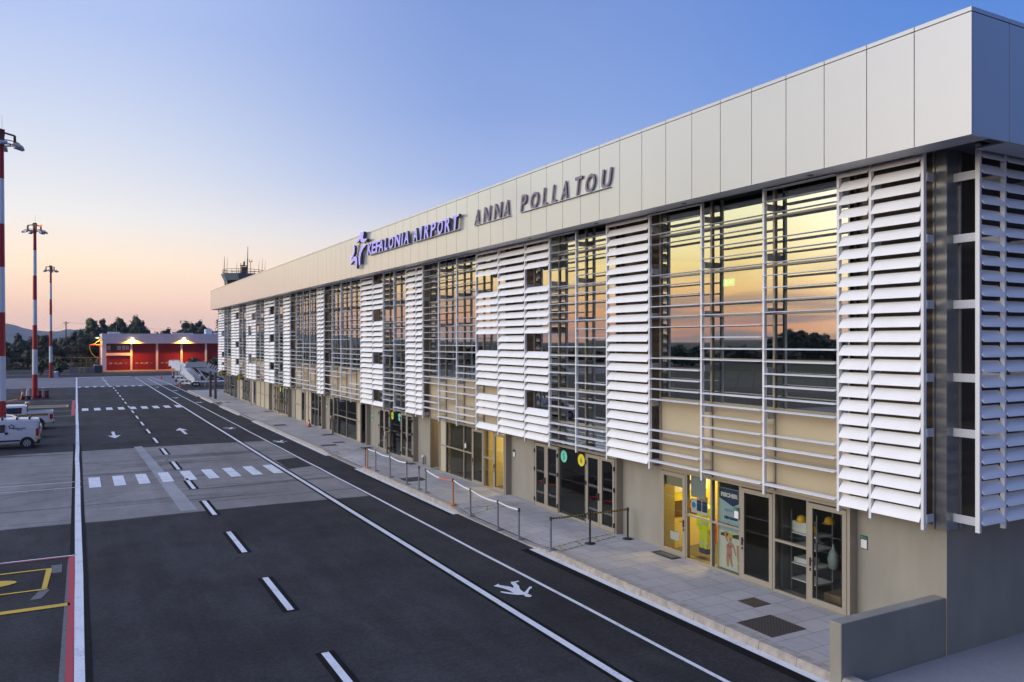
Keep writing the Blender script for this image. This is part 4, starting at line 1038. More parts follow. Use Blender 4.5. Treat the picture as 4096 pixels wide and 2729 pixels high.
# ------------------------------------------------------------------ floodlight masts
def make_mast(loc, label):
    t = thing('floodlight_mast', label, 'mast', loc, 'red and white floodlight masts')
    zz = [0,2.73,5.55,8.3,11.14,13.86,16.7,19.3]
    def rad(z): return .29-.135*z/19.3
    for k in range(7):
        mb = MB(); mb.tube((0,0,zz[k]),(0,0,zz[k+1]),rad(zz[k]),rad(zz[k+1]),24,0,False); obj('pole_section', mb, M['mast_red' if k%2==0 else 'mast_white'], t, world=False)
    mb = MB(); mb.lathe([(.42,0),(.42,.05),(.3,.06)],(0,0,0),24); obj('foot', mb, M['dark_steel'], t, world=False)
    mb = MB()
    for an in (0.2, 2.3, 4.4):
        c_,s_ = math.cos(an), math.sin(an)
        mb.path([(.1*c_,.1*s_,19.62),(.75*c_,.75*s_,19.5),(.78*c_,.78*s_,18.95)],.06,8)
        mb.box(.1*c_-.1,.1*c_+.1,.1*s_-.1,.1*s_+.1,19.4,19.8); mb.box(.74*c_-.07,.74*c_+.07,.74*s_-.07,.74*s_+.07,18.98,19.5)
    mb.tube((0,0,18.7),(0,0,19.6),.19,.19,14)
    obj('head_frame', mb, M['rust'], t, world=False)
    mb = MB(); n = 28
    for rr, z in ((1.0,18.97),(.55,18.9)):
        pts = [(rr*math.cos(2*math.pi*i/n), rr*math.sin(2*math.pi*i/n), z) for i in range(n+1)]; mb.path(pts,.03,6)
    for an in (0.2,2.3,4.4): mb.path([(.15*math.cos(an),.15*math.sin(an),18.9),(1.0*math.cos(an),1.0*math.sin(an),18.95)],.025,6)
    obj('ring', mb, M['rust'], t, world=False)
    for an in (-.4,.35,2.5,3.4,4.9,1.5):
        c_,s_ = math.cos(an), math.sin(an); L_ = MB()
        # trapezoid floodlight tilted outwards
        def q(u,v,d,c_=c_,s_=s_): a_=R(12); x_=.98+u*math.cos(a_)+v*math.sin(a_); z_=18.72-u*math.sin(a_)+v*math.cos(a_); return (x_*c_-d*s_, x_*s_+d*c_, z_)
        L_.prism([(-.26,0),(.3,0),(.26,.10),(.08,.2),(-.1,.2),(-.24,.10)], q, -.2, .2)
        o_ = obj('floodlight', L_, M['lamp_grey'], t, world=False)
        G_ = MB(); G_.prism([(-.24,-.012),(.28,-.012),(.28,-.004),(-.24,-.004)], q, -.18, .18); obj('lens', G_, M['lamp_glass'], o_, world=False)
    mb = MB(); mb.tube((.05,.0,19.7),(.05,0,20.7),.014,.008,6); obj('lightning_rod', mb, M['steel'], t, world=False)
    return t
M1 = make_mast((-4.15,59.3,0),'nearest red and white floodlight mast, cut by the left edge, standing behind the vans')
M2 = dup(M1,(-4.1,104.5,0),'middle floodlight mast with a glowing red warning lamp at its head', .5)
M3 = dup(M1,(-3.95,162.0,0),'farthest and smallest floodlight mast beside the oleander bushes', 1.1)
mb = MB(); mb.ball((.52,-.35,19.55),.12); b_ = obj('warning_lamp', mb, M['beacon'], M2, world=False)

# ------------------------------------------------------------------ vehicles (front towards -X)
def wheel(t, x, y, r, side, w=.2):
    mb = MB(); mb.tube((x,y,r),(x,y+w*side,r),r,r,28); 
    o = obj('wheel', mb, M['rubber'], t, world=False)
    m2 = MB(); ys_ = y-.012*side
    n = 24; m2.tube((x,y-.006*side,r),(x,y+.03*side,r),r*.66,r*.66,24)
    obj('rim', m2, M['rim'], o, world=False)
    m3 = MB()
    for k in range(7):
        an = 2*math.pi*k/7; c_,s_ = math.cos(an), math.sin(an)
        m3.poly([(x+c_*a-s_*b, ys_, r+s_*a+c_*b) for a,b in ((.16*r,-.03*r),(.6*r,-.10*r),(.6*r,.10*r),(.16*r,.03*r))])
    obj('rim_slot', m3, M['black'], o, world=False, recalc=False)
def loft_body(secs):
    """secs: list of (x, [(y,z)...]) cross-sections, joined"""
    mb = MB(); n = len(secs[0][1]); vs = []
    for x, pr in secs: vs += [(x,y,z) for y,z in pr]
    fs = []
    for k in range(len(secs)-1):
        for i in range(n):
            j = (i+1)%n; fs.append((k*n+i,k*n+j,(k+1)*n+j,(k+1)*n+i))
    fs.append(tuple(range(n-1,-1,-1))); fs.append(tuple(range((len(secs)-1)*n, len(secs)*n)))
    mb.add(vs, fs, 0, False); return mb
def sec(w, z0, zb, zt, wt, r=.06):
    """body cross-section: sill z0, belt zb half-width w, roof zt half-width wt"""
    return [(-w+.05,z0),(-w,z0+.1),(-w,zb),(-wt-.02,zt-.1),(-wt+.06,zt-.015),(-wt+.2,zt),(wt-.2,zt),(wt-.06,zt-.015),(wt+.02,zt-.1),(w,zb),(w,z0+.1),(w-.05,z0)]
def smooth_obj(o, ang=30):
    for p in o.data.polygons: p.use_smooth = True
    md = o.modifiers.new('soft_edges','BEVEL'); md.width = .03; md.segments = 2; md.limit_method='ANGLE'; md.angle_limit=R(25)
    o.modifiers.new('shade','WEIGHTED_NORMAL')
def side_panel(mb, pts, y, m=0): mb.poly([(x,y,z) for x,z in pts], m)
# van: local origin under rear bumper, near side at y=0, x negative towards the nose
t = VAN = thing('panel_van', 'white panel van with blue star logo and roof bars, parked nose out of frame', 'van', (-2.0,57.35,0))
w = .87
secs = [(-.02,sec(w-.05,.34,.95,1.70,.70)),(-.12,sec(w,.30,.95,1.75,.74)),(-1.2,sec(w,.28,.95,1.79,.75)),(-2.2,sec(w,.28,.95,1.79,.74)),(-2.75,sec(w,.28,.95,1.70,.70)),(-3.25,sec(w,.28,.95,1.16,.72)),(-3.75,sec(w-.02,.28,.85,1.03,.70)),(-3.95,sec(w-.1,.32,.72,.85,.62))]
o = obj('body', loft_body(secs), M['car_white'], t, world=False); smooth_obj(o)
for x in (-.62,-3.2):
    for s in (-1,1):
        mb = MB(); mb.tube((x,s*(w-.12),.31),(x,s*(w+.004),.31),.385,.385,28); obj('wheel_arch', mb, M['black'], t, world=False)
        wheel(t, x, s*(w+.010), .31, -s)
for s in (-1,1):
    mb = MB(); side_panel(mb,[(-1.78,1.0),(-2.7,1.0),(-2.62,1.42),(-1.74,1.48)],s*(w-.005+.012)); 
    o=obj('side_window', mb, M['car_glass'], t, world=False, recalc=False); 
    for v in o.data.vertices: v.co.y = s*((w+.008) if v.co.z < 1.1 else .845)
    mb = MB(); mb.box(-1.0,-2.6,s*(w-.01),s*(w+.018),.44,.53); obj('rub_strip', mb, M['black'], t, world=False)
    mb = MB(); mb.box(-1.62,-1.76,s*(w-.01),s*(w+.03),.88,1.02); obj('door_handle', mb, M['black'], t, world=False)
    mb = MB(); mb.box(-.005,-.17,s*(w-.075),s*(w+.003),.72,1.18); obj('tail_lamp', mb, M['tail_red'], t, world=False)
    mb = MB(); mb.box(.005,-.22,s*(w-.055),s*(w+.008),.53,.64); obj('reflector', mb, M['plate'], t, world=False)
mb = MB(); mb.bbox(.04,-.26,-w+.02,w-.02,.26,.52,.03); obj('bumper', mb, M['black'], t, world=False)
mb = MB(); mb.box(.0,.006,-.6,.6,1.1,1.55); obj('rear_window', mb, M['car_glass'], t, world=False)
for x in (-.5,-1.15,-1.9):
    mb = MB(); mb.box(x-.03,x+.03,-.78,.78,1.86,1.9)
    for s in (-1,1): mb.box(x-.05,x+.05,s*.66,s*.76,1.74,1.87)
    obj('roof_bar', mb, M['black'], t, world=False)
mb = MB(); text_to_mb(mb,'Fraport',.2,(-1.02,-w-.004,1.16),SOUTH,0,True,.66,.004,.15)
yy = -w-.004
def crescent(cx,cz,pts): mb.poly([(cx+u,yy,cz+v) for u,v in pts])
for an in range(5):
    a_=R(90+72*an); c_,s_=math.cos(a_),math.sin(a_)
    mb.poly([(-1.42+.2*(u*c_-v*s_), yy, 1.34+.16*(u*s_+v*c_)) for u,v in ((.3,-.45),(1.0,-.05),(1.0,.05),(.3,.45),(.45,.1),(.45,-.1))])
mb.box(-.85,-1.1,yy-.0005,yy,1.09,1.10)
obj('logo', mb, mat('logo_blue',(.05,.10,.25),.5), t, world=False, recalc=False)
# hatchback half hidden between van and pickup, facing +X
t = thing('parked_car', 'white hatchback parked between the panel van and the pickup, mostly hidden', 'car', (-2.05,62.9,0))
w=.86
secs = [(0,sec(w-.16,.3,.55,.72,.6)),(-.1,sec(w-.06,.24,.62,.86,.68)),(-.5,sec(w,.22,.75,.98,.72)),(-1.0,sec(w,.22,.86,1.08,.72)),(-1.85,sec(w,.22,.9,1.55,.60)),(-2.3,sec(w,.22,.9,1.62,.62)),(-3.2,sec(w,.22,.9,1.58,.62)),(-3.9,sec(w-.04,.3,.85,1.25,.62))]
o = obj('body', loft_body(secs), M['car_white'], t, world=False); smooth_obj(o)
for x in (-.72,-3.2):
    for s in (-1,1): wheel(t,x,s*(w+.008),.3,-s)
mb = MB(); mb.poly([(-1.06,-.66,1.09),(-1.06,.66,1.09),(-1.8,.56,1.52),(-1.8,-.56,1.52)]); o=obj('windscreen', mb, M['car_glass'], t, world=False)
for v in o.data.vertices: v.co.z += .03
for s in (-1,1):
    mb = MB(); side_panel(mb,[(-1.25,.98),(-2.9,.98),(-2.7,1.42),(-1.85,1.42)],s*.875); o=obj('side_window', mb, M['car_glass'], t, world=False, recalc=False)
    for v in o.data.vertices: v.co.y = s*(.845 if v.co.z<1.1 else .69)
    mb = MB(); mb.box(-.02,-.32,s*.5,s*.84,.66,.82); obj('headlight', mb, M['lamp_glass'], t, world=False)
    mb = MB(); mb.bbox(-1.3,-1.45,s*.88,s*1.0,.98,1.12,.02); obj('mirror', mb, M['black'], t, world=False)
mb = MB(); mb.box(.01,-.08,-.55,.55,.38,.6); obj('grille', mb, M['black'], t, world=False)
# pickup facing -X
t = thing('pickup_truck', 'white pickup with black and yellow chequered stripe and an orange beacon on a pole', 'pickup', (-1.53,69.0,0))
w=.90
secs=[(0,sec(w-.02,.52,1.0,1.10,w-.02)),(-.04,sec(w,.48,1.0,1.12,w-.0)),(-1.60,sec(w,.46,1.0,1.14,w-.0))]
def bedsec(zt): return [(-w,.48),(-w,zt),(-w+.07,zt),(-w+.07,.72),(w-.07,.72),(w-.07,zt),(w,zt),(w,.48)]
o = obj('cargo_bed', loft_body([(0,bedsec(1.30)),(-1.62,bedsec(1.27))]), M['car_white'], t, world=False); smooth_obj(o)
mb = MB(); mb.box(.0,-.06,-w+.07,w-.07,.72,1.30); obj('tailgate', mb, M['car_white'], t, world=False)
mb = MB(); mb.box(-.07,-1.6,-w+.075,w-.075,.722,.74); obj('bed_liner', mb, M['black'], t, world=False)
secs=[(-1.66,sec(w,.46,1.12,1.70,.68)),(-1.85,sec(w,.44,1.12,1.79,.70)),(-2.9,sec(w,.44,1.12,1.80,.70)),(-3.35,sec(w,.44,1.1,1.62,.66)),(-3.9,sec(w,.44,1.0,1.13,.78)),(-4.9,sec(w-.03,.46,.9,1.05,.74)),(-5.1,sec(w-.12,.5,.75,.9,.66))]
o = obj('cab', loft_body(secs), M['car_white'], t, world=False); smooth_obj(o)
for x in (-.98,-4.2):
    for s in (-1,1):
        mb = MB(); mb.tube((x,s*(w-.14),.40),(x,s*(w+.004),.40),.47,.47,28); obj('wheel_arch', mb, M['black'], t, world=False)
        wheel(t,x,s*(w+.012),.38,-s)
for s in (-1,1):
    mb = MB(); side_panel(mb,[(-1.98,1.2),(-3.2,1.16),(-3.1,1.62),(-1.95,1.62)],s*.9); o=obj('side_window', mb, M['car_glass'], t, world=False, recalc=False)
    for v in o.data.vertices: v.co.y = s*(.895 if v.co.z<1.3 else .745)
    mb = MB(); mb.box(-.3,-1.62,s*(w),s*(w+.006),1.0,1.16); mb.box(-1.67,-3.3,s*w,s*(w+.006),.98,1.13); obj('chequered_stripe', mb, M['check'], t, world=False)
    mb = MB(); mb.box(.006,-.2,s*(w-.06),s*(w+.007),.74,1.12); obj('tail_lamp', mb, M['tail_red'], t, world=False)
    mb = MB(); mb.box(-.1,-.22,s*w,s*(w+.006),.6,.7); obj('reflector', mb, M['plate'], t, world=False)
mb = MB(); mb.bbox(.10,-.1,-w+.05,w-.05,.42,.55,.03); obj('bumper', mb, M['dark_steel'], t, world=False)
mb = MB(); mb.tube((-1.62,-.6,.75),(-1.62,-.6,1.86),.03,.03,8); obj('beacon_pole', mb, M['dark_steel'], t, world=False)
mb = MB(); mb.lathe([(.16,0),(.17,.06),(.15,.1)],(-1.62,-.6,1.86),16); bp_ = obj('beacon', mb, M['amber'], t, world=False)
mb = MB(); mb.lathe([(.155,.10),(.15,.16),(.05,.18)],(-1.62,-.6,1.86),16); obj('beacon_cap', mb, M['paper'], bp_, world=False)

# extinguisher carts and cone trolley by the middle mast
def cart(x,y,label):
    t = thing('extinguisher_cart', label, 'fire extinguisher', (x,y,0), 'wheeled fire extinguishers'); t.scale = (.74,.74,.74)
    mb = MB(); mb.lathe([(.2,.12),(.3,.18),(.3,.95),(.22,1.1),(.06,1.15)],(0,0,0),18); obj('tank', mb, M['cart_red'], t, world=False)
    mb = MB(); mb.path([(-.22,.1,.3),(-.24,.25,1.2),(-.2,.25,1.45),(.2,.25,1.45),(.24,.25,1.2),(.22,.1,.3)],.025,6); obj('handle', mb, M['cart_red'], t, world=False)
    mb = MB()
    for k in range(3): 
        pts=[(.27*math.cos(q*math.pi/6),-.02+.27*math.sin(q*math.pi/6),1.02+.08*k) for q in range(13)]; mb.path(pts,.035,6)
    obj('hose', mb, M['rubber'], t, world=False)
    for s in (-1,1):
        mb = MB(); mb.tube((s*.36,.1,.16),(s*.44,.1,.16),.16,.16,16); obj('wheel', mb, M['rubber'], t, world=False)
cart(-3.62,103.6,'dark red wheeled fire extinguisher touching the middle mast')
cart(-2.92,103.7,'dark red wheeled fire extinguisher in front of the grey cabinet')
t = thing('utility_cabinet','narrow pale grey cabinet with a white top between the two fire extinguishers','cabinet',(-3.2,105.3,0))
mb = MB(); mb.bbox(-.21,.21,-.15,.15,0,1.15,.02); obj('body', mb, M['cabinet'], t, world=False)
mb = MB(); mb.bbox(-.24,.24,-.18,.18,1.15,1.21,.02); obj('top', mb, M['white'], t, world=False)
t = thing('utility_cabinet','small pale grey cabinet with a rounded white top beside the farthest mast','cabinet',(-3.05,160.3,0))
mb = MB(); mb.bbox(-.27,.27,-.2,.2,0,1.05,.03); obj('body', mb, M['cabinet'], t, world=False)
mb = MB(); mb.lathe([(.36,0),(.35,.10),(.2,.17),(.03,.19)],(0,0,1.05),16); obj('top', mb, M['white'], t, world=False)
t = thing('equipment_trolley','low black wheeled trolley loaded with a white jug left of the middle mast','trolley',(-4.85,103.3,0))
mb = MB(); mb.bbox(-.45,.4,-.25,.25,.28,.4,.02); mb.path([(.4,0,.35),(.75,0,.12)],.03); obj('deck', mb, M['black'], t, world=False)
for x in (-.3,.25):
    mb = MB(); mb.tube((x,-.3,.17),(x,-.22,.17),.17,.17,16); mb.tube((x,.22,.17),(x,.3,.17),.17,.17,16); obj('wheel', mb, M['rubber'], t, world=False)
mb = MB(); mb.bbox(.0,.3,-.15,.15,.4,1.1,.04); mb.tube((.1,0,1.1),(.3,0,1.3),.05); tag(obj('white_jug', mb, M['paper'], None, origin=(0,0,0)), 'white plastic jug standing on the black trolley by the middle mast', 'jug'); bpy.data.objects['white_jug'].location=(-4.85,103.3,0)
c_ = dup(CN,(-5.25,103.5,0),'tall traffic cone with dark tip left of the trolley by the middle mast',0,(1.3,1.3,2.3))
c_ = dup(CN,(-4.82,103.9,.3),'traffic cone with white band standing on the trolley by the middle mast',0,(1.2,1.2,1.6))

# ------------------------------------------------------------------ fire station
SY = 197.0
t = FS = thing('fire_station', 'low white fire station with dark red roller doors and lit lamps on its front', 'building', (5.0,SY,0))
mb = MB(); mb.box(4.95,40,SY,SY+1.3,5.95,8.15); mb.box(4.95,5.80,SY,SY+1.3,0,5.95); mb.box(4.95,5.35,SY+1.3,SY+22,0,8.15); mb.box(5.35,40,SY+1.3,SY+22,7.6,7.9); mb.box(39.6,40,SY,SY+22,0,8.15); mb.box(5.35,39.6,SY+21.6,SY+22,0,8.1)
obj('wall', mb, M['station_white'], t)
for q in ((6.2,8.6,SY+2,SY+5,8.15,8.55),(19.5,24,SY+2,SY+5,8.15,8.35),(26.8,28.3,SY+3,SY+5,8.15,9.3),(28.7,33,SY+2,SY+5,8.15,8.45)):
    mb = MB(); mb.box(*q); obj('roof_unit', mb, M['station_white'], t)
mb = MB(); mb.tube((7.9,SY+3,8.5),(7.9,SY+3,10.1),.05); obj('roof_pipe', mb, M['steel'], t)
for x in (10.63,15.92,21.1,26.4,31.6,36.9):
    mb = MB(); mb.box(x,x+.42,SY+.75,SY+1.3,0,5.95); obj('column', mb, M['station_white'], t)
mb = MB(); mb.box(5.80,10.63,SY+.8,SY+1.3,3.26,3.85); obj('lintel', mb, M['station_white'], t)
def sdoor(x0,x1,z1,label=None):
    mb = MB(); z = 0.0
    while z < z1-.02:
        z2 = min(z1, z+.74); mb.box(x0,x1,SY+1.05,SY+1.2,z+.006,z2-.006); z = z2
    mb.box(x0,x1,SY+1.10,SY+1.2,0,z1)
    d = obj('garage_door', mb, M['red_door'], t)
    n = 4
    for k in range(n):
        cx = x0+(x1-x0)*(.19+.205*k); mb = MB()
        mb.bbox(cx-.28,cx+.28,SY+1.03,SY+1.06,1.38,1.66,.01); obj('window', mb, M['lamp_glass'] if k!=3 else M['interior'], d)
    mb = MB(); mb.box((x0+x1)/2-.12,(x0+x1)/2+.12,SY+1.02,SY+1.05,1.3,1.42); obj('handle', mb, M['belt_mark'], d)
sdoor(5.80,10.63,2.72); 
mb = MB(); mb.box(5.80,10.63,SY+.98,SY+1.2,2.72,3.26); obj('door_header', mb, M['red_door'], t)
for x in (11.05,16.34,21.52,26.82,32.02): sdoor(x,x+4.87 if x<16 else x+4.76,5.95)
mb = MB(); mb.box(5.80,10.63,SY+1.0,SY+1.2,3.85,4.38); mb.box(5.8,10.63,SY+1.0,SY+1.2,5.72,5.95); mb.box(5.8,5.92,SY+1.0,SY+1.2,4.38,5.72); mb.box(10.48,10.63,SY+1.0,SY+1.2,4.38,5.72); obj('window_surround', mb, M['red_door'], t)
wf = MB(); wf.box(5.92,10.48,SY+1.12,SY+1.18,4.38,5.72); wo = obj('window', wf, M['car_glass'], t)
for q in ((6.0,6.7,5.5),(8.0,8.8,5.4),(9.0,9.65,5.5),(9.75,10.4,5.5)):
    mb = MB(); mb.box(q[0],q[1],SY+1.09,SY+1.12,4.5,q[2]); obj('curtain', mb, M['curtain'], wo)
def wall_lamp(x, y, z, power, label, parent=None, spot=True):
    l = thing('wall_lamp', label, 'lamp', (x,y,z), 'lit wall lamps')
    mb = MB(); mb.tube((x,y+.05,z-.05),(x,y+.75,z-.05),.04); obj('arm', mb, M['dark_steel'], l)
    mb = MB(); mb.bbox(x-.26,x+.26,y-.16,y+.16,z-.02,z+.12,.03); obj('housing', mb, M['dark_steel'], l)
    mb = MB(); mb.box(x-.22,x+.22,y-.19,y-.162,z-.12,z+.10); mb.box(x-.22,x+.22,y-.13,y+.13,z-.13,z-.022); obj('lens', mb, M['lamp_lit'], l)
    ld = bpy.data.lights.new('lamp_light','SPOT'); ld.energy = power; ld.color=(1,.38,.03); ld.spot_size = R(150); ld.spot_blend=.25; ld.shadow_soft_size=.15
    lo_ = bpy.data.objects.new('lamp_light', ld); COL.objects.link(lo_); lo_.parent = l; lo_.location=(0,0,-.16)
wall_lamp(10.98,SY-.4,7.1,5200,'glowing lamp on the white band of the fire station, left one')
wall_lamp(21.7,SY-.4,7.1,5200,'glowing lamp on the white band of the fire station, right one')
# water filling arm at its side
t = thing('water_crane', 'orange water filling arm with hanging hose beside the fire station', 'filling arm', (4.68,199,1.4))
mb = MB(); mb.path([(4.6,199,1.3),(4.6,199,5.62),(2.62,199,5.62),(2.58,199,5.3)],.11,10); mb.tube((4.6,199,2.4),(4.6,199,2.7),.22); obj('pipe', mb, M['orange_plastic'], t)
mb = MB(); pts=[(2.58,199,5.3)]+[(2.58+1.9*(k/10)**1.7,199,5.3-2.5*math.sin(k/10*math.pi/2)) for k in range(1,11)]; mb.path(pts,.06,8); obj('hose', mb, M['belt_mark'], t)
mb = MB(); mb.path([(4.85,199,5.75),(3.1,199,5.75)],.04); mb.path([(3.4,199,5.8),(4.8,199,6.9)],.04); mb.box(4.75,4.95,198.9,199.1,5.0,7.0); obj('bracket', mb, M['belt_mark'], t)
t = thing('street_lamp','small lit lamp head on a bracket at the left corner of the fire station','lamp',(4.9,199,7.2))
mb = MB(); mb.lathe([(.12,-.05),(.5,-.02),(.42,.14),(.1,.24)],(4.1,199,7.2),16); obj('head', mb, M['cabinet'], t)
mb = MB(); mb.lathe([(.38,-.06),(.38,-.051)],(4.1,199,7.2),16); obj('lens', mb, M['lamp_lit'], t)
mb = MB(); mb.tube((4.3,199,7.2),(4.96,199,7.1),.05); obj('arm', mb, M['steel'], t)
ld = bpy.data.lights.new('lamp_light','SPOT'); ld.energy=1500; ld.color=(1,.45,.06); ld.spot_size=R(155); ld.spot_blend=.4; ld.shadow_soft_size=.15
lo_ = bpy.data.objects.new('lamp_light', ld); COL.objects.link(lo_); lo_.parent=t; lo_.location=(-.8,0,-.2)
# walls and ground around it
mb = MB(); mb.box(-1.2,3.2,186.2,186.5,0,1.1); mb.box(3.2,3.5,186.2,192,0,1.5); mb.box(3.5,4.8,186.2,186.5,0,1.5); tag(obj('concrete_wall', mb, M['concrete'], None, origin=(1,186.3,0)),'low grey concrete wall left of the fire station','wall')
mb = MB(); mb.bbox(3.2,4.7,184.0,185.6,.12,1.5,.04); mb.box(3.3,4.6,184.1,185.5,0,.12); tag(obj('waste_skip', mb, M['dark_steel'], None, origin=(4,184.8,0)),'dark box shaped skip at the end of the concrete wall','skip')
t = thing('yellow_barrier','small yellow tubular barrier in front of the concrete wall','barrier',(.9,185.5,0))
mb = MB(); mb.path([(.5,185.5,0),(.5,185.5,1.0),(1.5,185.5,1.0),(1.5,185.5,0)],.05); mb.path([(.5,185.5,.5),(1.5,185.5,.5)],.04); obj('frame', mb, M['plate'], t)
mb = MB(); mb.sheet(4.9,45,187.5,198.2,.008); struct('forecourt', mb, ground_mat('forecourt', (.24,.17,.12), (.19,.13,.09), .15, .2))
mb = MB(); mb.sheet(-160,4.9,186.6,208,.012); struct('dirt_yard', mb, M['earth'])
mb = MB(); mb.box(-60,-1.2,186.4,186.7,0,.55); struct('kerb', mb, M['kerb'])
mb = MB(); mb.box(-60,3,193.0,193.3,0,.35); struct('kerb', mb, M['kerb'])

# ------------------------------------------------------------------ boarding stairs
def box_side(mb, pts, x0, x1, m=0): mb.prism(pts, lambda u,v,d:(d,u,v), x0, x1, m)
def make_stairs(loc, label, rz=0, s=1.):
    """steps climb along local +Y, enclosed side walls, platform at the top, wheeled frame"""
    t = thing('boarding_stairs', label, 'boarding stairs', loc, 'mobile boarding stairs', rz); t.scale=(s,s,s)
    mb = MB()
    for k in range(11): mb.box(-.55,.55,-1.9+.3*k,-1.55+.3*k,.62+.2*k,.66+.2*k)
    obj('tread', mb, M['stair_steps'], t, world=False)
    for sd in (-1,1):
        mb = MB(); mb.prism([(-2.1,.45),(-1.7,.45),(1.7,2.75),(1.7,3.65),(1.35,3.65),(-2.1,1.35)], lambda u,v,d:(d,u,v), sd*.60, sd*.66); obj('side_panel', mb, M['stairs_white'], t, world=False)
        mb = MB(); mb.path([(sd*.63,-2.1,1.6),(sd*.63,1.35,3.85),(sd*.63,2.9,3.85)],.03); obj('handrail', mb, M['white'], t, world=False)
    mb = MB(); mb.box(-.75,.75,1.4,2.9,2.62,2.74); mb.box(-.75,-.7,1.4,2.9,2.74,3.75); mb.box(.7,.75,1.4,2.9,2.74,3.75); obj('platform', mb, M['stairs_white'], t, world=False)
    mb = MB(); mb.bbox(-.85,.85,2.9,3.05,2.45,2.62,.03); obj('buffer', mb, M['plate'], t, world=False)
    mb = MB(); mb.box(-.6,-.5,-2.2,2.2,.35,.5); mb.box(.5,.6,-2.2,2.2,.35,.5)
    for y in (-2.0,0,2.0): mb.box(-.5,.5,y-.06,y+.06,.36,.49)
    for x in (-.55,.55): mb.path([(x,1.9,.45),(x,2.2,2.62)],.05); mb.path([(x,-.6,.45),(x,1.5,2.62)],.05)
    obj('chassis', mb, M['stairs_white'], t, world=False)
    for x in (-.75,.75):
        for y in (-1.5,1.6):
            mb = MB(); mb.tube((x-.09,y,.27),(x+.09,y,.27),.27,.27,18); obj('wheel', mb, M['rubber'], t, world=False)
    return t
make_stairs((14.5,124.6,0),'nearest white boarding stairs with dark grey steps facing the camera', R(33), .82)
make_stairs((15.1,135.5,0),'second white boarding stairs, mostly hidden behind the nearest one', R(33), .82)
make_stairs((16.0,149.5,0),'farthest white boarding stairs near the red doors, set apart to the left', R(33), .82)
# covered ramp with long pale side panel
t = thing('covered_ramp', 'long pale covered boarding ramp sloping down to the right behind the stairs', 'boarding ramp', (16,121,0))
mb = MB()
def ry(pts, y0, y1, m=0): mb.prism(pts, lambda u,v,d:(u,d,v), y0, y1, m)
ry([(13.75,3.48),(15.05,3.48),(15.05,2.80),(13.55,2.75)],121.6,121.7); ry([(15.1,3.6),(16.45,3.46),(16.45,2.75),(14.95,2.80)],121.55,121.65)
ry([(14.9,2.55),(16.5,2.72),(22.0,.75),(22.0,-.0+.25),(20.5,.4)],121.5,121.6)
ry([(16.45,3.46),(22,1.5),(22,.78),(16.5,2.74)],123.6,123.7)
obj('side_panel', mb, M['stairs_white'], t)
mb = MB(); mb.box(13.6,16.5,121.45,123.6,2.70,2.76); obj('deck', mb, M['concrete'], t)
for q in range(9):
    x=16.5+.35*q; mb = MB(); mb.prism([(x,3.40-.35*.35*q),(x+.17,3.34-.35*.35*q),(x-.25,2.75-.35*.33*q),(x-.42,2.8-.35*.33*q)], lambda u,v,d:(u,d,v), 121.66,121.7); obj('canopy_panel', mb, M['rusty_panel' if q not in (1,) else 'white'], t)
mb = MB(); mb.bbox(14.6,21.5,121.3,123.2,.55,.72,.03); mb.path([(15.2,121.4,2.6),(16.6,121.4,.6)],.10,8); mb.path([(16.2,121.4,.55),(16.2,121.4,.0)],.05); mb.path([(17.2,121.4,.55),(17.2,121.4,.05)],.05); obj('chassis', mb, M['paper'], t)
for x in (14.75,15.12,20.2):
    mb = MB(); mb.tube((x,121.0,.35),(x,121.25,.35),.35,.35,20); w_ = obj('wheel', mb, M['rubber'], t)
    mb = MB(); mb.tube((x,120.985,.35),(x,121.02,.35),.16,.16,16); obj('hub', mb, M['paper'], w_)
for k in range(9):
    x=16.2+.2*k
mb = MB()
t2 = thing('crate_pile', 'brown and white striped loading crates under the covered ramp', 'crates', (17.5,124.5,0))
for k in range(7):
    x=15.9+.42*k; mb = MB(); mb.prism([(x,1.6-.1*k),(x+.3,1.55-.1*k),(x-.25,.75),(x-.5,.8)], lambda u,v,d:(u,d,v), 124.3, 124.9); obj('crate', mb, M['rusty_panel' if k%3 else 'white'], t2)

# ------------------------------------------------------------------ control tower behind the roof line
t = thing('control_tower', 'blue grey airport control tower top with aerials behind the terminal roof', 'control tower', (20.6,116.5,0))
def octo(r, z, ph=R(22.5)): return [(r*math.cos(ph+k*math.pi/4), r*math.sin(ph+k*math.pi/4), z) for k in range(8)]
def frustum(mb, r0,z0,r1,z1,m=0): 
    a_,b_ = octo(r0,z0),octo(r1,z1); mb.add(a_+b_, [(i,(i+1)%8,8+(i+1)%8,8+i) for i in range(8)]+[tuple(range(7,-1,-1)),tuple(range(8,16))], m)
mb = MB(); frustum(mb,1.8,0,1.8,12.6); obj('shaft', mb, M['tower_pale'], t, world=False)
mb = MB(); frustum(mb,2.6,14.92,3.05,15.85); obj('roof', mb, M['tower_blue'], t, world=False)
mb = MB(); frustum(mb,2.35,12.6,2.62,12.9); obj('floor_ring', mb, M['tower_blue'], t, world=False)
mb = MB(); frustum(mb,2.2,12.9,2.52,14.92); cb = obj('cab_glass', mb, M['car_glass'], t, world=False)
mb = MB()
for p,q in zip(octo(2.23,12.9),octo(2.55,14.92)): mb.tube(p,q,.06)
obj('mullion', mb, M['tower_pale'], cb, world=False)
mb = MB(); ring = octo(2.8,16.45); 
for z in (16.45,16.15): mb.path([(x,y,z) for x,y,_ in ring]+[(ring[0][0],ring[0][1],z)],.03,6)
for x,y,_ in ring: mb.tube((x,y,15.85),(x,y,16.45),.03)
for a_,b_ in zip(ring, ring[1:]+ring[:1]): mb.tube(((a_[0]+b_[0])/2,(a_[1]+b_[1])/2,15.85),((a_[0]+b_[0])/2,(a_[1]+b_[1])/2,16.45),.018)
obj('railing', mb, M['rail'], t, world=False)
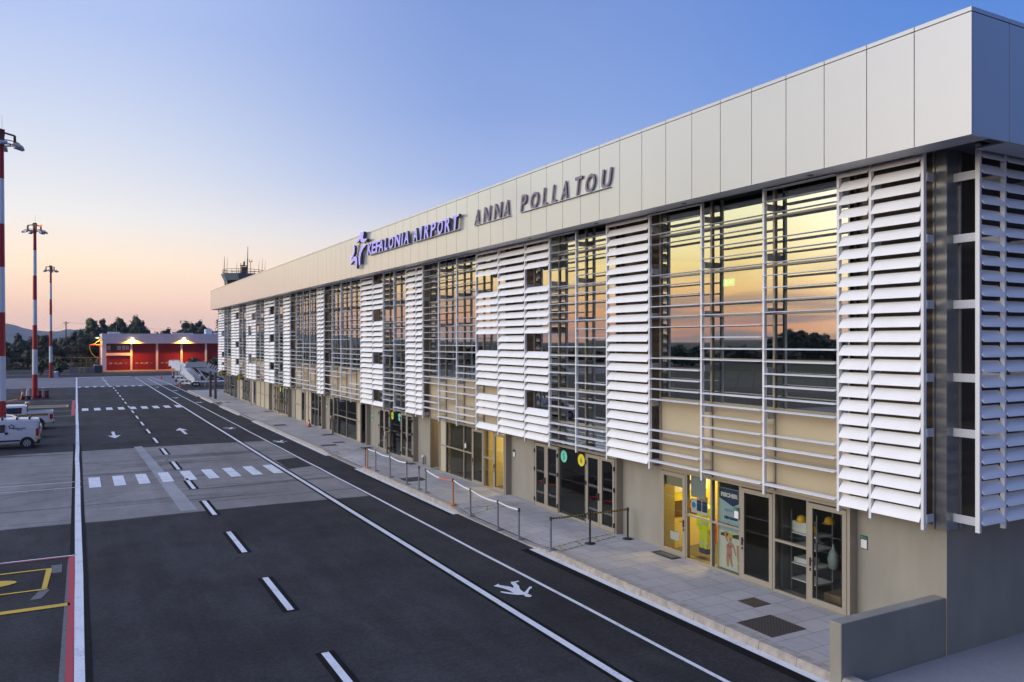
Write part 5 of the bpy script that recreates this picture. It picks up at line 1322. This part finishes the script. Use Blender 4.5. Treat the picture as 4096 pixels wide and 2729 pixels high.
mb = MB(); mb.bbox(-.4,.25,-1,-.4,15.85,16.25,.02); mb.lathe([(.34,0),(.36,.1),(.36,.5),(.3,.56)],(-.05,-.7,16.32),16)
for x in (-.42,.4):
    for y in (-1.05,-.35): mb.box(x-.03,x+.03,y-.03,y+.03,15.85,17.0)
mb.box(-.5,.48,-1.1,-.3,17.0,17.06); mb.box(-.45,.43,-1.08,-.32,16.6,16.64); mb.lathe([(.1,0),(.14,.05),(.12,.3),(.16,.36),(.08,.5),(.05,.62)],(.0,-.7,17.06),12); obj('beacon', mb, M['radar'], t, world=False)
for x,y,z1,r in ((-2.72,-.9,18.2,.035),(-2.4,-1.3,18.0,.02),(-1.25,-2.0,17.6,.02),(-.15,-1.8,18.1,.018),(1.75,-1.8,17.9,.02),(2.3,-1.3,18.2,.022),(3.0,.3,18.0,.02),(.38,-.9,19.75,.055)):
    mb = MB(); mb.tube((x,y,15.85),(x+.06,y,z1*.5+8.2),r*1.5,r*1.3,8); mb.tube((x+.06,y,z1*.5+8.2),(x+.1,y,z1),r,r*.6,8); obj('aerial', mb, M['rail'], t, world=False)
for x,z in ((-.35,17.0),(.8,17.55)):
    mb = MB(); mb.tube((x,-1.2,15.85),(x,-1.2,z),.04); mb.box(x-.2,x+.2,-1.23,-1.17,z,z+.08); mb.tube((x-.18,-1.2,z),(x-.18,-1.2,z+.35),.045); mb.tube((x+.18,-1.2,z),(x+.18,-1.2,z+.35),.045); obj('aerial', mb, M['rust'], t, world=False)

# ------------------------------------------------------------------ vegetation
def crown_mesh(name, seed, blobs, n_leaf, leaf, material, core=True, trunk=None):
    """leaf clumps through the crown's volume; blobs = (x,y,z,r)"""
    r_ = random.Random(seed); mb = MB()
    tot = sum(b[3]**2 for b in blobs)
    for (x,y,z,r) in blobs:
        k = int(n_leaf*r*r/tot)
        nsub = max(4,int(9*r))
        subs = []
        for _ in range(nsub):
            d = Vector((r_.gauss(0,1),r_.gauss(0,1),r_.gauss(.15,1))).normalized(); subs.append((Vector((x,y,z))+d*r*r_.uniform(.55,.95), r*r_.uniform(.22,.42)))
        for _ in range(k):
            c, rr = r_.choice(subs)
            d = Vector((r_.gauss(0,1),r_.gauss(0,1),r_.gauss(0,1))).normalized(); p = c + d*rr*r_.uniform(.6,1.1)
            nrm = (d + Vector((r_.gauss(0,.5),r_.gauss(0,.5),r_.gauss(.2,.5)))).normalized()
            a_ = nrm.orthogonal().normalized(); b_ = nrm.cross(a_); an = r_.uniform(0,6.28)
            u = a_*math.cos(an)+b_*math.sin(an); v = nrm.cross(u); s = leaf*r_.uniform(.6,1.3)
            mb.add([p-u*s, p-v*s*.45, p+u*s, p+v*s*.45],[(0,1,2,3)])
        if core:
            for c, rr in subs: mb.ball(tuple(c*0.6+Vector((x,y,z))*.4), rr*.9+r*.12, 0, 7, 4)
    return mb
def tree_kind(name, seed, blobs, n_leaf, leaf, m, trunk_h, tr):
    cm = crown_mesh(name, seed, blobs, n_leaf, leaf, m)
    tm = MB(); r_ = random.Random(seed+1)
    tm.tube((0,0,-.2),(.1,0,trunk_h),tr,tr*.6,9)
    for (x,y,z,r) in blobs[:6]: tm.tube((.1,0,trunk_h*.8),(x*.8,y*.8,z),tr*.45,tr*.12,6)
    def make(loc, label, sc, rz, group):
        t = thing(name, label, 'tree', loc, group, rz); t.scale = sc
        obj('crown', cm, M[m], t, world=False, recalc=False); obj('trunk', tm, M['bark'], t, world=False)
        return t
    return make
def blobset(seed, n, rx, rz, z0, rmin, rmax):
    r_ = random.Random(seed); out = []
    for _ in range(n):
        a_ = r_.uniform(0,6.28); q = math.sqrt(r_.random())*rx; h = r_.random()
        out.append((q*math.cos(a_), q*math.sin(a_), z0+rz*h*(1-.45*(q/rx)**2), r_.uniform(rmin,rmax)*(1-.25*h)))
    return out
G1 = 'trees around the fire station'
mkA = tree_kind('round_tree', 11, blobset(5,16,2.6,4.2,3.4,1.1,1.9), 5200, .17, 'leaf_b', 3.2, .28)
mkB = tree_kind('scrub_tree', 23, blobset(8,14,3.0,2.8,1.8,.9,1.6), 4600, .16, 'leaf_a', 2., .22)
mkC = tree_kind('olive_tree', 37, blobset(13,13,2.3,2.6,1.9,.8,1.3), 3800, .14, 'leaf_c', 2., .22)
mkD = tree_kind('dome_tree', 61, blobset(17,30,3.3,3.3,3.0,.9,1.5), 9000, .15, 'leaf_b', 3.2, .3)
tA = mkD((12.6,231,0),'tallest rounded green tree right behind the fire station roof',(1.32,1.2,2.0),0,G1)
tB = mkB((-13.5,214,0),'dark bushy tree just right of the nearest mast',(1.6,1.3,1.62),0,G1)
tC = mkC((-7.6,214.5,0),'spiky olive coloured tree between the two farther masts',(1.5,1.4,1.85),0,G1)
tE = mkA((5.2,233,0),'uneven darker tree left of the tallest tree behind the fire station',(1.6,1.4,1.50),2.1,G1)
dup(tA,(16.4,236,0),'small rounded tree at the right shoulder of the tallest tree',4.,(1.05,.9,1.34),G1)
dup(tA,(-11.0,221,0),'rounded tree behind the dark bushy tree near the nearest mast',1.2,(1.4,1.2,1.0),G1)
for x,y,s,l in ((-18,216,1.3,'dark tree at the left edge of the picture behind the nearest mast'),(-9.8,213,1.15,'dark scrubby tree right behind the middle mast'),(-5.0,213.5,1.2,'dark scrubby tree left of the farthest mast'),(-2.4,217,1.22,'dark scrubby tree right of the farthest mast'),
               (1.2,216,1.42,'dark scrubby tree left of the water filling arm'),(3.6,220,1.62,'dark scrubby tree behind the water filling arm'),(.4,226,1.55,'dark scrubby tree behind the wooden utility pole')):
    dup(tB,(x,y,0),l,random.uniform(0,6),(s*1.45,s*1.2,s*(1.22+random.uniform(-.05,.1))),G1)
for x,y,s,l in ((21.5,240,1.5,'low dark tree seen over the middle of the fire station roof'),(25.5,242,1.35,'low dark tree seen over the right half of the fire station roof'),(18.6,243,1.35,'low dark tree right of the tallest tree, over the roof edge'),(29.5,250,1.75,'dark tree over the fire station roof near the terminal end'),(33,256,1.9,'farther dark tree close to the terminal end'),(37,262,2.1,'dark tree half hidden by the end of the terminal')):
    dup(tB,(x,y,0),l,random.uniform(0,6),(s*1.75,s*1.3,s*1.34),G1)
tD = dup(tC,(29.3,240,3.5),'thin topped conifer standing above the roof beside the terminal end',.6,(.75,.75,1.6),G1)
dup(tC,(19.8,150,-.9),'green tree in front of the red doors beside the boarding stairs',1.2,(1.0,1.0,1.05),G1)
dup(tC,(21.6,148,-1.2),'lower green bush right of the tree beside the boarding stairs',2.2,(.9,.9,.8),G1)
# oleanders
ob = crown_mesh('oleander_bush', 51, blobset(3,12,1.0,2.2,.9,.5,.9), 2600, .13, 'leaf_c')
o1 = thing('oleander_bush','round oleander bush left of the farthest mast','bush',(-5.9,176,0),'oleander bushes'); obj('foliage', ob, M['leaf_b'], o1, world=False, recalc=False)
mb = MB()
for k in range(5): mb.tube((.1*math.cos(k),.1*math.sin(k),0),(.5*math.cos(k*1.3),.5*math.sin(k*1.3),1.2),.05,.02,6)
obj('stem', mb, M['bark'], o1, world=False)
dup(o1,(-2.9,174,0),'round oleander bush right of the farthest mast',2.)
dup(o1,(-4.6,197,0),'wide olive bush behind the fence, below the utility pole',1.,(2.2,1.3,1.25)); 
# undergrowth along the fence
r_ = random.Random(9); mb = MB()
for _ in range(5200):
    x = r_.uniform(-60,4.3); y = r_.uniform(206,212); h = 2.6*r_.random()
    p = Vector((x,y,h*(.6+.4*math.sin(x*.8)))); u = Vector((r_.gauss(0,1),r_.gauss(0,1),r_.gauss(0,1))).normalized(); v = u.orthogonal().normalized(); s = r_.uniform(.18,.4)
    mb.add([p-u*s,p-v*s*.5,p+u*s,p+v*s*.5],[(0,1,2,3)])
o = obj('undergrowth', mb, M['leaf_a'], None, recalc=False); o['kind']='stuff'; o['label']='dark undergrowth along the perimeter fence'
mb = MB()
for _ in range(6000):
    x = r_.uniform(-40,4.5); y = r_.uniform(198,206); s = r_.uniform(.05,.12); h = r_.uniform(.12,.4); a_ = r_.uniform(0,3.1)
    mb.add([(x-s*math.cos(a_),y-s*math.sin(a_),0),(x+s*math.cos(a_),y+s*math.sin(a_),0),(x+r_.gauss(0,.1),y,h)],[(0,1,2)])
o = obj('grass', mb, M['grass'], None, recalc=False); o['kind']='stuff'; o['label']='dry grass in the yard left of the fire station'
# fence
t = thing('perimeter_fence','thin wire perimeter fence with concrete posts in front of the scrub','fence',(-14,205,0))
for k in range(16):
    x = -40+3.0*k; mb = MB(); mb.box(x-.07,x+.07,204.93,205.07,0,2.8); mb.prism([(x-.05,2.8),(x+.05,2.8),(x+.05,3.1),(x-.05,3.1)], lambda u,v,d:(u,d,v),204.9,205.0); obj('post', mb, M['wood_pole'], t)
mb = MB(); mb.tube((-40,205,2.8),(4.5,205,2.75),.04,.04,6); 
for z in (.6,1.5,2.4): mb.tube((-40,205,z),(4.5,205,z),.012,.012,4)
obj('wire', mb, M['concrete'], t)
# utility pole and wires
t = thing('utility_pole','wooden utility pole with wires left of the fire station','utility pole',(-2.1,212,0))
mb = MB(); mb.tube((-2.1,212,0),(-2.1,212,11.1),.16,.11,10); obj('pole', mb, M['wood_pole'], t)
mb = MB(); mb.box(-2.6,-1.5,211.9,212.1,10.55,10.65); obj('crossarm', mb, M['wood_pole'], t)
for x in (-2.5,-1.7):
    mb = MB(); mb.lathe([(.05,0),(.09,.08),(.05,.2)],(x,212,10.65),8); obj('insulator', mb, M['dark_steel'], t)
mb = MB()
def wire(p,q,sag,n=16):
    p=Vector(p);q=Vector(q); pts=[p.lerp(q,i/n)-Vector((0,0,sag*4*(i/n)*(1-i/n))) for i in range(n+1)]; mb.path(pts,.022,5)
wire((-1.7,212,10.8),(60,225,9.2),.9); wire((-2.5,212,10.8),(-9,290,8.5),.5); wire((-1.8,212,10.8),(-8,290,8.2),.6); obj('wire', mb, M['dark_steel'], t)
# trees across the apron that the windows mirror
g2 = 'trees beyond the apron mirrored in the windows'
for k in range(34):
    an = R(-22 - 1.25*k); d = 236 + 14*((k*7)%5)
    x, y = 31+d*math.sin(an), d*math.cos(an)
    s = (1.2+.22*((k*5)%4))*(1.2 if k > 19 else .62)
    dup((tA,tB,tC)[k%3],(x,y,-2.2),'dark tree beyond the apron, seen only mirrored in the terminal windows',k*1.3,(s*1.5,s*1.5,s*1.05),g2)
# far hills
ridge = [(-1500,18),(-900,40),(-600,62),(-420,80),(-330,84),(-268,79.5),(-232,74.4),(-190,60),(-165,54.7),(-105,48.5),(-78,48.7),(-29,56.5),(1,53.9),(28,59),(55,66),(90,62),(140,48),(220,40),(400,36),(800,30),(1600,16)]
def rz_(x):
    for (xa,za),(xb,zb) in zip(ridge,ridge[1:]):
        if xa <= x <= xb:
            t_ = (x-xa)/(xb-xa); t_ = t_*t_*(3-2*t_)*.5+t_*.5; return za+(zb-za)*t_
    return 0
mb = MB(); nx, ny = 160, 14; X0,X1 = -1500,1600; r_ = random.Random(4)
def nz(x,y): return 2.2*math.sin(x*.021+1)*math.sin(y*.013)+1.3*math.sin(x*.057+y*.02)+.7*math.sin(x*.13)
grid = []
for j in range(ny+1):
    v = j/ny; y = 3300+1500*v; prof = math.sin(min(1,v/.47)*math.pi/2) if v < .47 else math.cos((v-.47)/.53*math.pi/2)
    grid.append([(X0+(X1-X0)*i/nx, y, max(-1,(rz_(X0+(X1-X0)*i/nx)+nz(X0+(X1-X0)*i/nx,y)*(prof if v<.46 else .3))*prof)) for i in range(nx+1)])
vs = [p for row in grid for p in row]; W_ = nx+1
mb.add(vs,[(j*W_+i,j*W_+i+1,(j+1)*W_+i+1,(j+1)*W_+i) for j in range(ny) for i in range(nx)],0,True)
struct('hills', mb, M['hill'])

# ------------------------------------------------------------------ air
HAZE = True
if HAZE:
    mb = MB(); mb.box(-2600,2600,-300,5200,-1.1,140)
    hm = bpy.data.materials.new('haze'); hm.use_nodes = True; nt = hm.node_tree; nt.nodes.clear()
    out = nt.nodes.new('ShaderNodeOutputMaterial'); pv = nt.nodes.new('ShaderNodeVolumePrincipled')
    pv.inputs['Color'].default_value = (.70,.80,1,1); pv.inputs['Density'].default_value = .000095; pv.inputs['Anisotropy'].default_value = .1
    nt.links.new(pv.outputs[0], out.inputs['Volume'])
    hz = obj('haze', mb, hm, None); hz['kind'] = 'stuff'; hz['label'] = 'pale evening haze over the airfield'

# ------------------------------------------------------------------ dusk sky
wd = bpy.data.worlds.new('World'); scene.world = wd; wd.use_nodes = True; nt = wd.node_tree; nt.nodes.clear(); L = nt.links.new
out = nt.nodes.new('ShaderNodeOutputWorld'); bg = nt.nodes.new('ShaderNodeBackground'); L(bg.outputs[0], out.inputs[0])
tc = nt.nodes.new('ShaderNodeTexCoord'); sp = nt.nodes.new('ShaderNodeSeparateXYZ'); L(tc.outputs['Generated'], sp.inputs[0])
def math_(op, a, b=None, clamp=False):
    n = nt.nodes.new('ShaderNodeMath'); n.operation = op; n.use_clamp = clamp
    for i, v in enumerate((a,b)):
        if v is None: continue
        if isinstance(v,(int,float)): n.inputs[i].default_value = v
        else: L(v, n.inputs[i])
    return n.outputs[0]
zc = math_('MAXIMUM', sp.outputs['Z'], 0.0); f = math_('SQRT', zc)
hl = math_('SQRT', math_('MAXIMUM', math_('SUBTRACT', 1.0, math_('MULTIPLY', sp.outputs['Z'], sp.outputs['Z'])), 1e-5))
GB = R(-55); gx, gy = math.sin(GB), math.cos(GB)
c = math_('DIVIDE', math_('ADD', math_('MULTIPLY', sp.outputs['X'], gx), math_('MULTIPLY', sp.outputs['Y'], gy)), hl)
def ramp(stops):
    n = nt.nodes.new('ShaderNodeValToRGB'); e = n.color_ramp.elements
    while len(e) < len(stops): e.new(.5)
    for el,(deg,col) in zip(e, stops):
        el.position = math.sqrt(math.sin(R(deg))); el.color = (*col,1)
    L(f, n.inputs[0]); return n.outputs[0]
rA = ramp([(0,(1.0,.43,.24)),(1.5,(1.35,.56,.23)),(3,(1.6,.86,.31)),(5.5,(1.78,1.36,.56)),(9,(1.66,1.58,1.04)),(13,(1.62,1.66,1.42)),(20,(1.6,1.6,1.5)),(35,(1.2,1.3,1.55)),(60,(.50,.62,1.05)),(90,(.13,.23,.60))])
rB = ramp([(0,(.80,.48,.345)),(2,(.87,.56,.40)),(5,(.92,.72,.53)),(8,(.74,.72,.70)),(13,(.55,.60,.71)),(20,(.37,.46,.71)),(35,(.34,.44,.80)),(60,(.18,.29,.68)),(90,(.13,.23,.60))])
rC = ramp([(0,(.80,.49,.37)),(3,(.84,.61,.47)),(7,(.60,.59,.62)),(11,(.31,.40,.65)),(16,(.212,.312,.595)),(23,(.165,.256,.545)),(40,(.16,.28,.66)),(90,(.13,.23,.60))])
rD = ramp([(0,(.42,.32,.38)),(5,(.32,.34,.53)),(10,(.18,.285,.56)),(15,(.108,.235,.58)),(21,(.083,.20,.55)),(40,(.09,.20,.58)),(90,(.13,.23,.60))])
rE = ramp([(0,(.06,.10,.22)),(5,(.06,.11,.28)),(10,(.065,.17,.50)),(20,(.07,.23,.72)),(40,(.06,.16,.56)),(90,(.13,.23,.60))])
def mixc(fac, a, b):
    n = nt.nodes.new('ShaderNodeMix'); n.data_type = 'RGBA'; L(fac, n.inputs['Factor']); L(a, n.inputs['A']); L(b, n.inputs['B']); return n.outputs['Result']
def seg(lo_, hi_):
    n = nt.nodes.new('ShaderNodeMapRange'); n.inputs[1].default_value = lo_; n.inputs[2].default_value = hi_; n.interpolation_type = 'SMOOTHSTEP'; L(c, n.inputs[0]); return n.outputs[0]
col = mixc(seg(-1,-.44), rE, rD); col = mixc(seg(-.44,.11), col, rC); col = mixc(seg(.11,.63), col, rB); col = mixc(seg(.63,1.0), col, rA)
# broad bright afterglow due west, square on to the facade
GW = R(-82); c2 = math_('DIVIDE', math_('ADD', math_('MULTIPLY', sp.outputs['X'], math.sin(GW)), math_('MULTIPLY', sp.outputs['Y'], math.cos(GW))), hl)
wz = nt.nodes.new('ShaderNodeMapRange'); wz.inputs[1].default_value = .79; wz.inputs[2].default_value = 1.0; wz.interpolation_type = 'SMOOTHSTEP'; L(c2, wz.inputs[0])
rW = ramp([(0,(2.3,1.4,.9)),(4,(3.8,2.9,2.05)),(10,(4.4,4.0,3.5)),(20,(3.7,3.65,3.7)),(35,(1.5,1.6,1.85)),(60,(.5,.62,1.0)),(90,(.13,.23,.60))])
col = mixc(wz.outputs[0], col, rW)
# thin dark cloud bars low in the west
mp = nt.nodes.new('ShaderNodeMapping'); mp.inputs['Scale'].default_value = (2.2,2.2,26); L(tc.outputs['Generated'], mp.inputs[0])
cn = nt.nodes.new('ShaderNodeTexNoise'); cn.inputs['Scale'].default_value = 1.9; cn.inputs['Detail'].default_value = 6; L(mp.outputs[0], cn.inputs[0])
cm_ = nt.nodes.new('ShaderNodeMapRange'); cm_.inputs[1].default_value = .43; cm_.inputs[2].default_value = .58; L(cn.outputs['Fac'], cm_.inputs[0])
lowf = nt.nodes.new('ShaderNodeMapRange'); lowf.inputs[1].default_value = .005; lowf.inputs[2].default_value = .12; lowf.inputs[3].default_value = 1.0; lowf.inputs[4].default_value = 0; L(sp.outputs['Z'], lowf.inputs[0])
cf = math_('MULTIPLY', math_('MULTIPLY', cm_.outputs[0], lowf.outputs[0]), seg(.72,.95))
cc = nt.nodes.new('ShaderNodeMix'); cc.data_type='RGBA'; L(cf, cc.inputs['Factor']); L(col, cc.inputs['A']); cc.inputs['B'].default_value = (.44,.38,.39,1)
sd = nt.nodes.new('ShaderNodeMapRange'); sd.inputs[1].default_value = .25; sd.inputs[2].default_value = .9; sd.inputs[3].default_value = 1; sd.inputs[4].default_value = .5; sd.interpolation_type = 'SMOOTHSTEP'
L(math_('DIVIDE', math_('MULTIPLY', sp.outputs['Y'], -1.0), hl), sd.inputs[0])   # the sky behind the camera is already darker
scl = nt.nodes.new('ShaderNodeVectorMath'); scl.operation = 'SCALE'; L(cc.outputs['Result'], scl.inputs[0]); L(sd.outputs[0], scl.inputs['Scale'])
L(scl.outputs[0], bg.inputs['Color']); bg.inputs['Strength'].default_value = 1.28

# ------------------------------------------------------------------ camera, render settings
cd = bpy.data.cameras.new('camera'); cd.lens = 28.0; cd.sensor_width = 36; cd.clip_start = .1; cd.clip_end = 20000
cam = bpy.data.objects.new('camera', cd); COL.objects.link(cam); cam.location = (0,0,6.5); cam.rotation_euler = (R(90),0,R(-28.68)); scene.camera = cam
scene.view_settings.view_transform = 'Standard'; scene.view_settings.look = 'None'; scene.view_settings.exposure = 0.0; scene.view_settings.gamma = 1
cy = scene.cycles; cy.use_denoising = True; cy.max_bounces = 8; cy.diffuse_bounces = 3; cy.glossy_bounces = 4; cy.transmission_bounces = 4; cy.transparent_max_bounces = 12; cy.volume_bounces = 1
cy.sample_clamp_indirect = 6; cy.caustics_reflective = False; cy.caustics_refractive = False
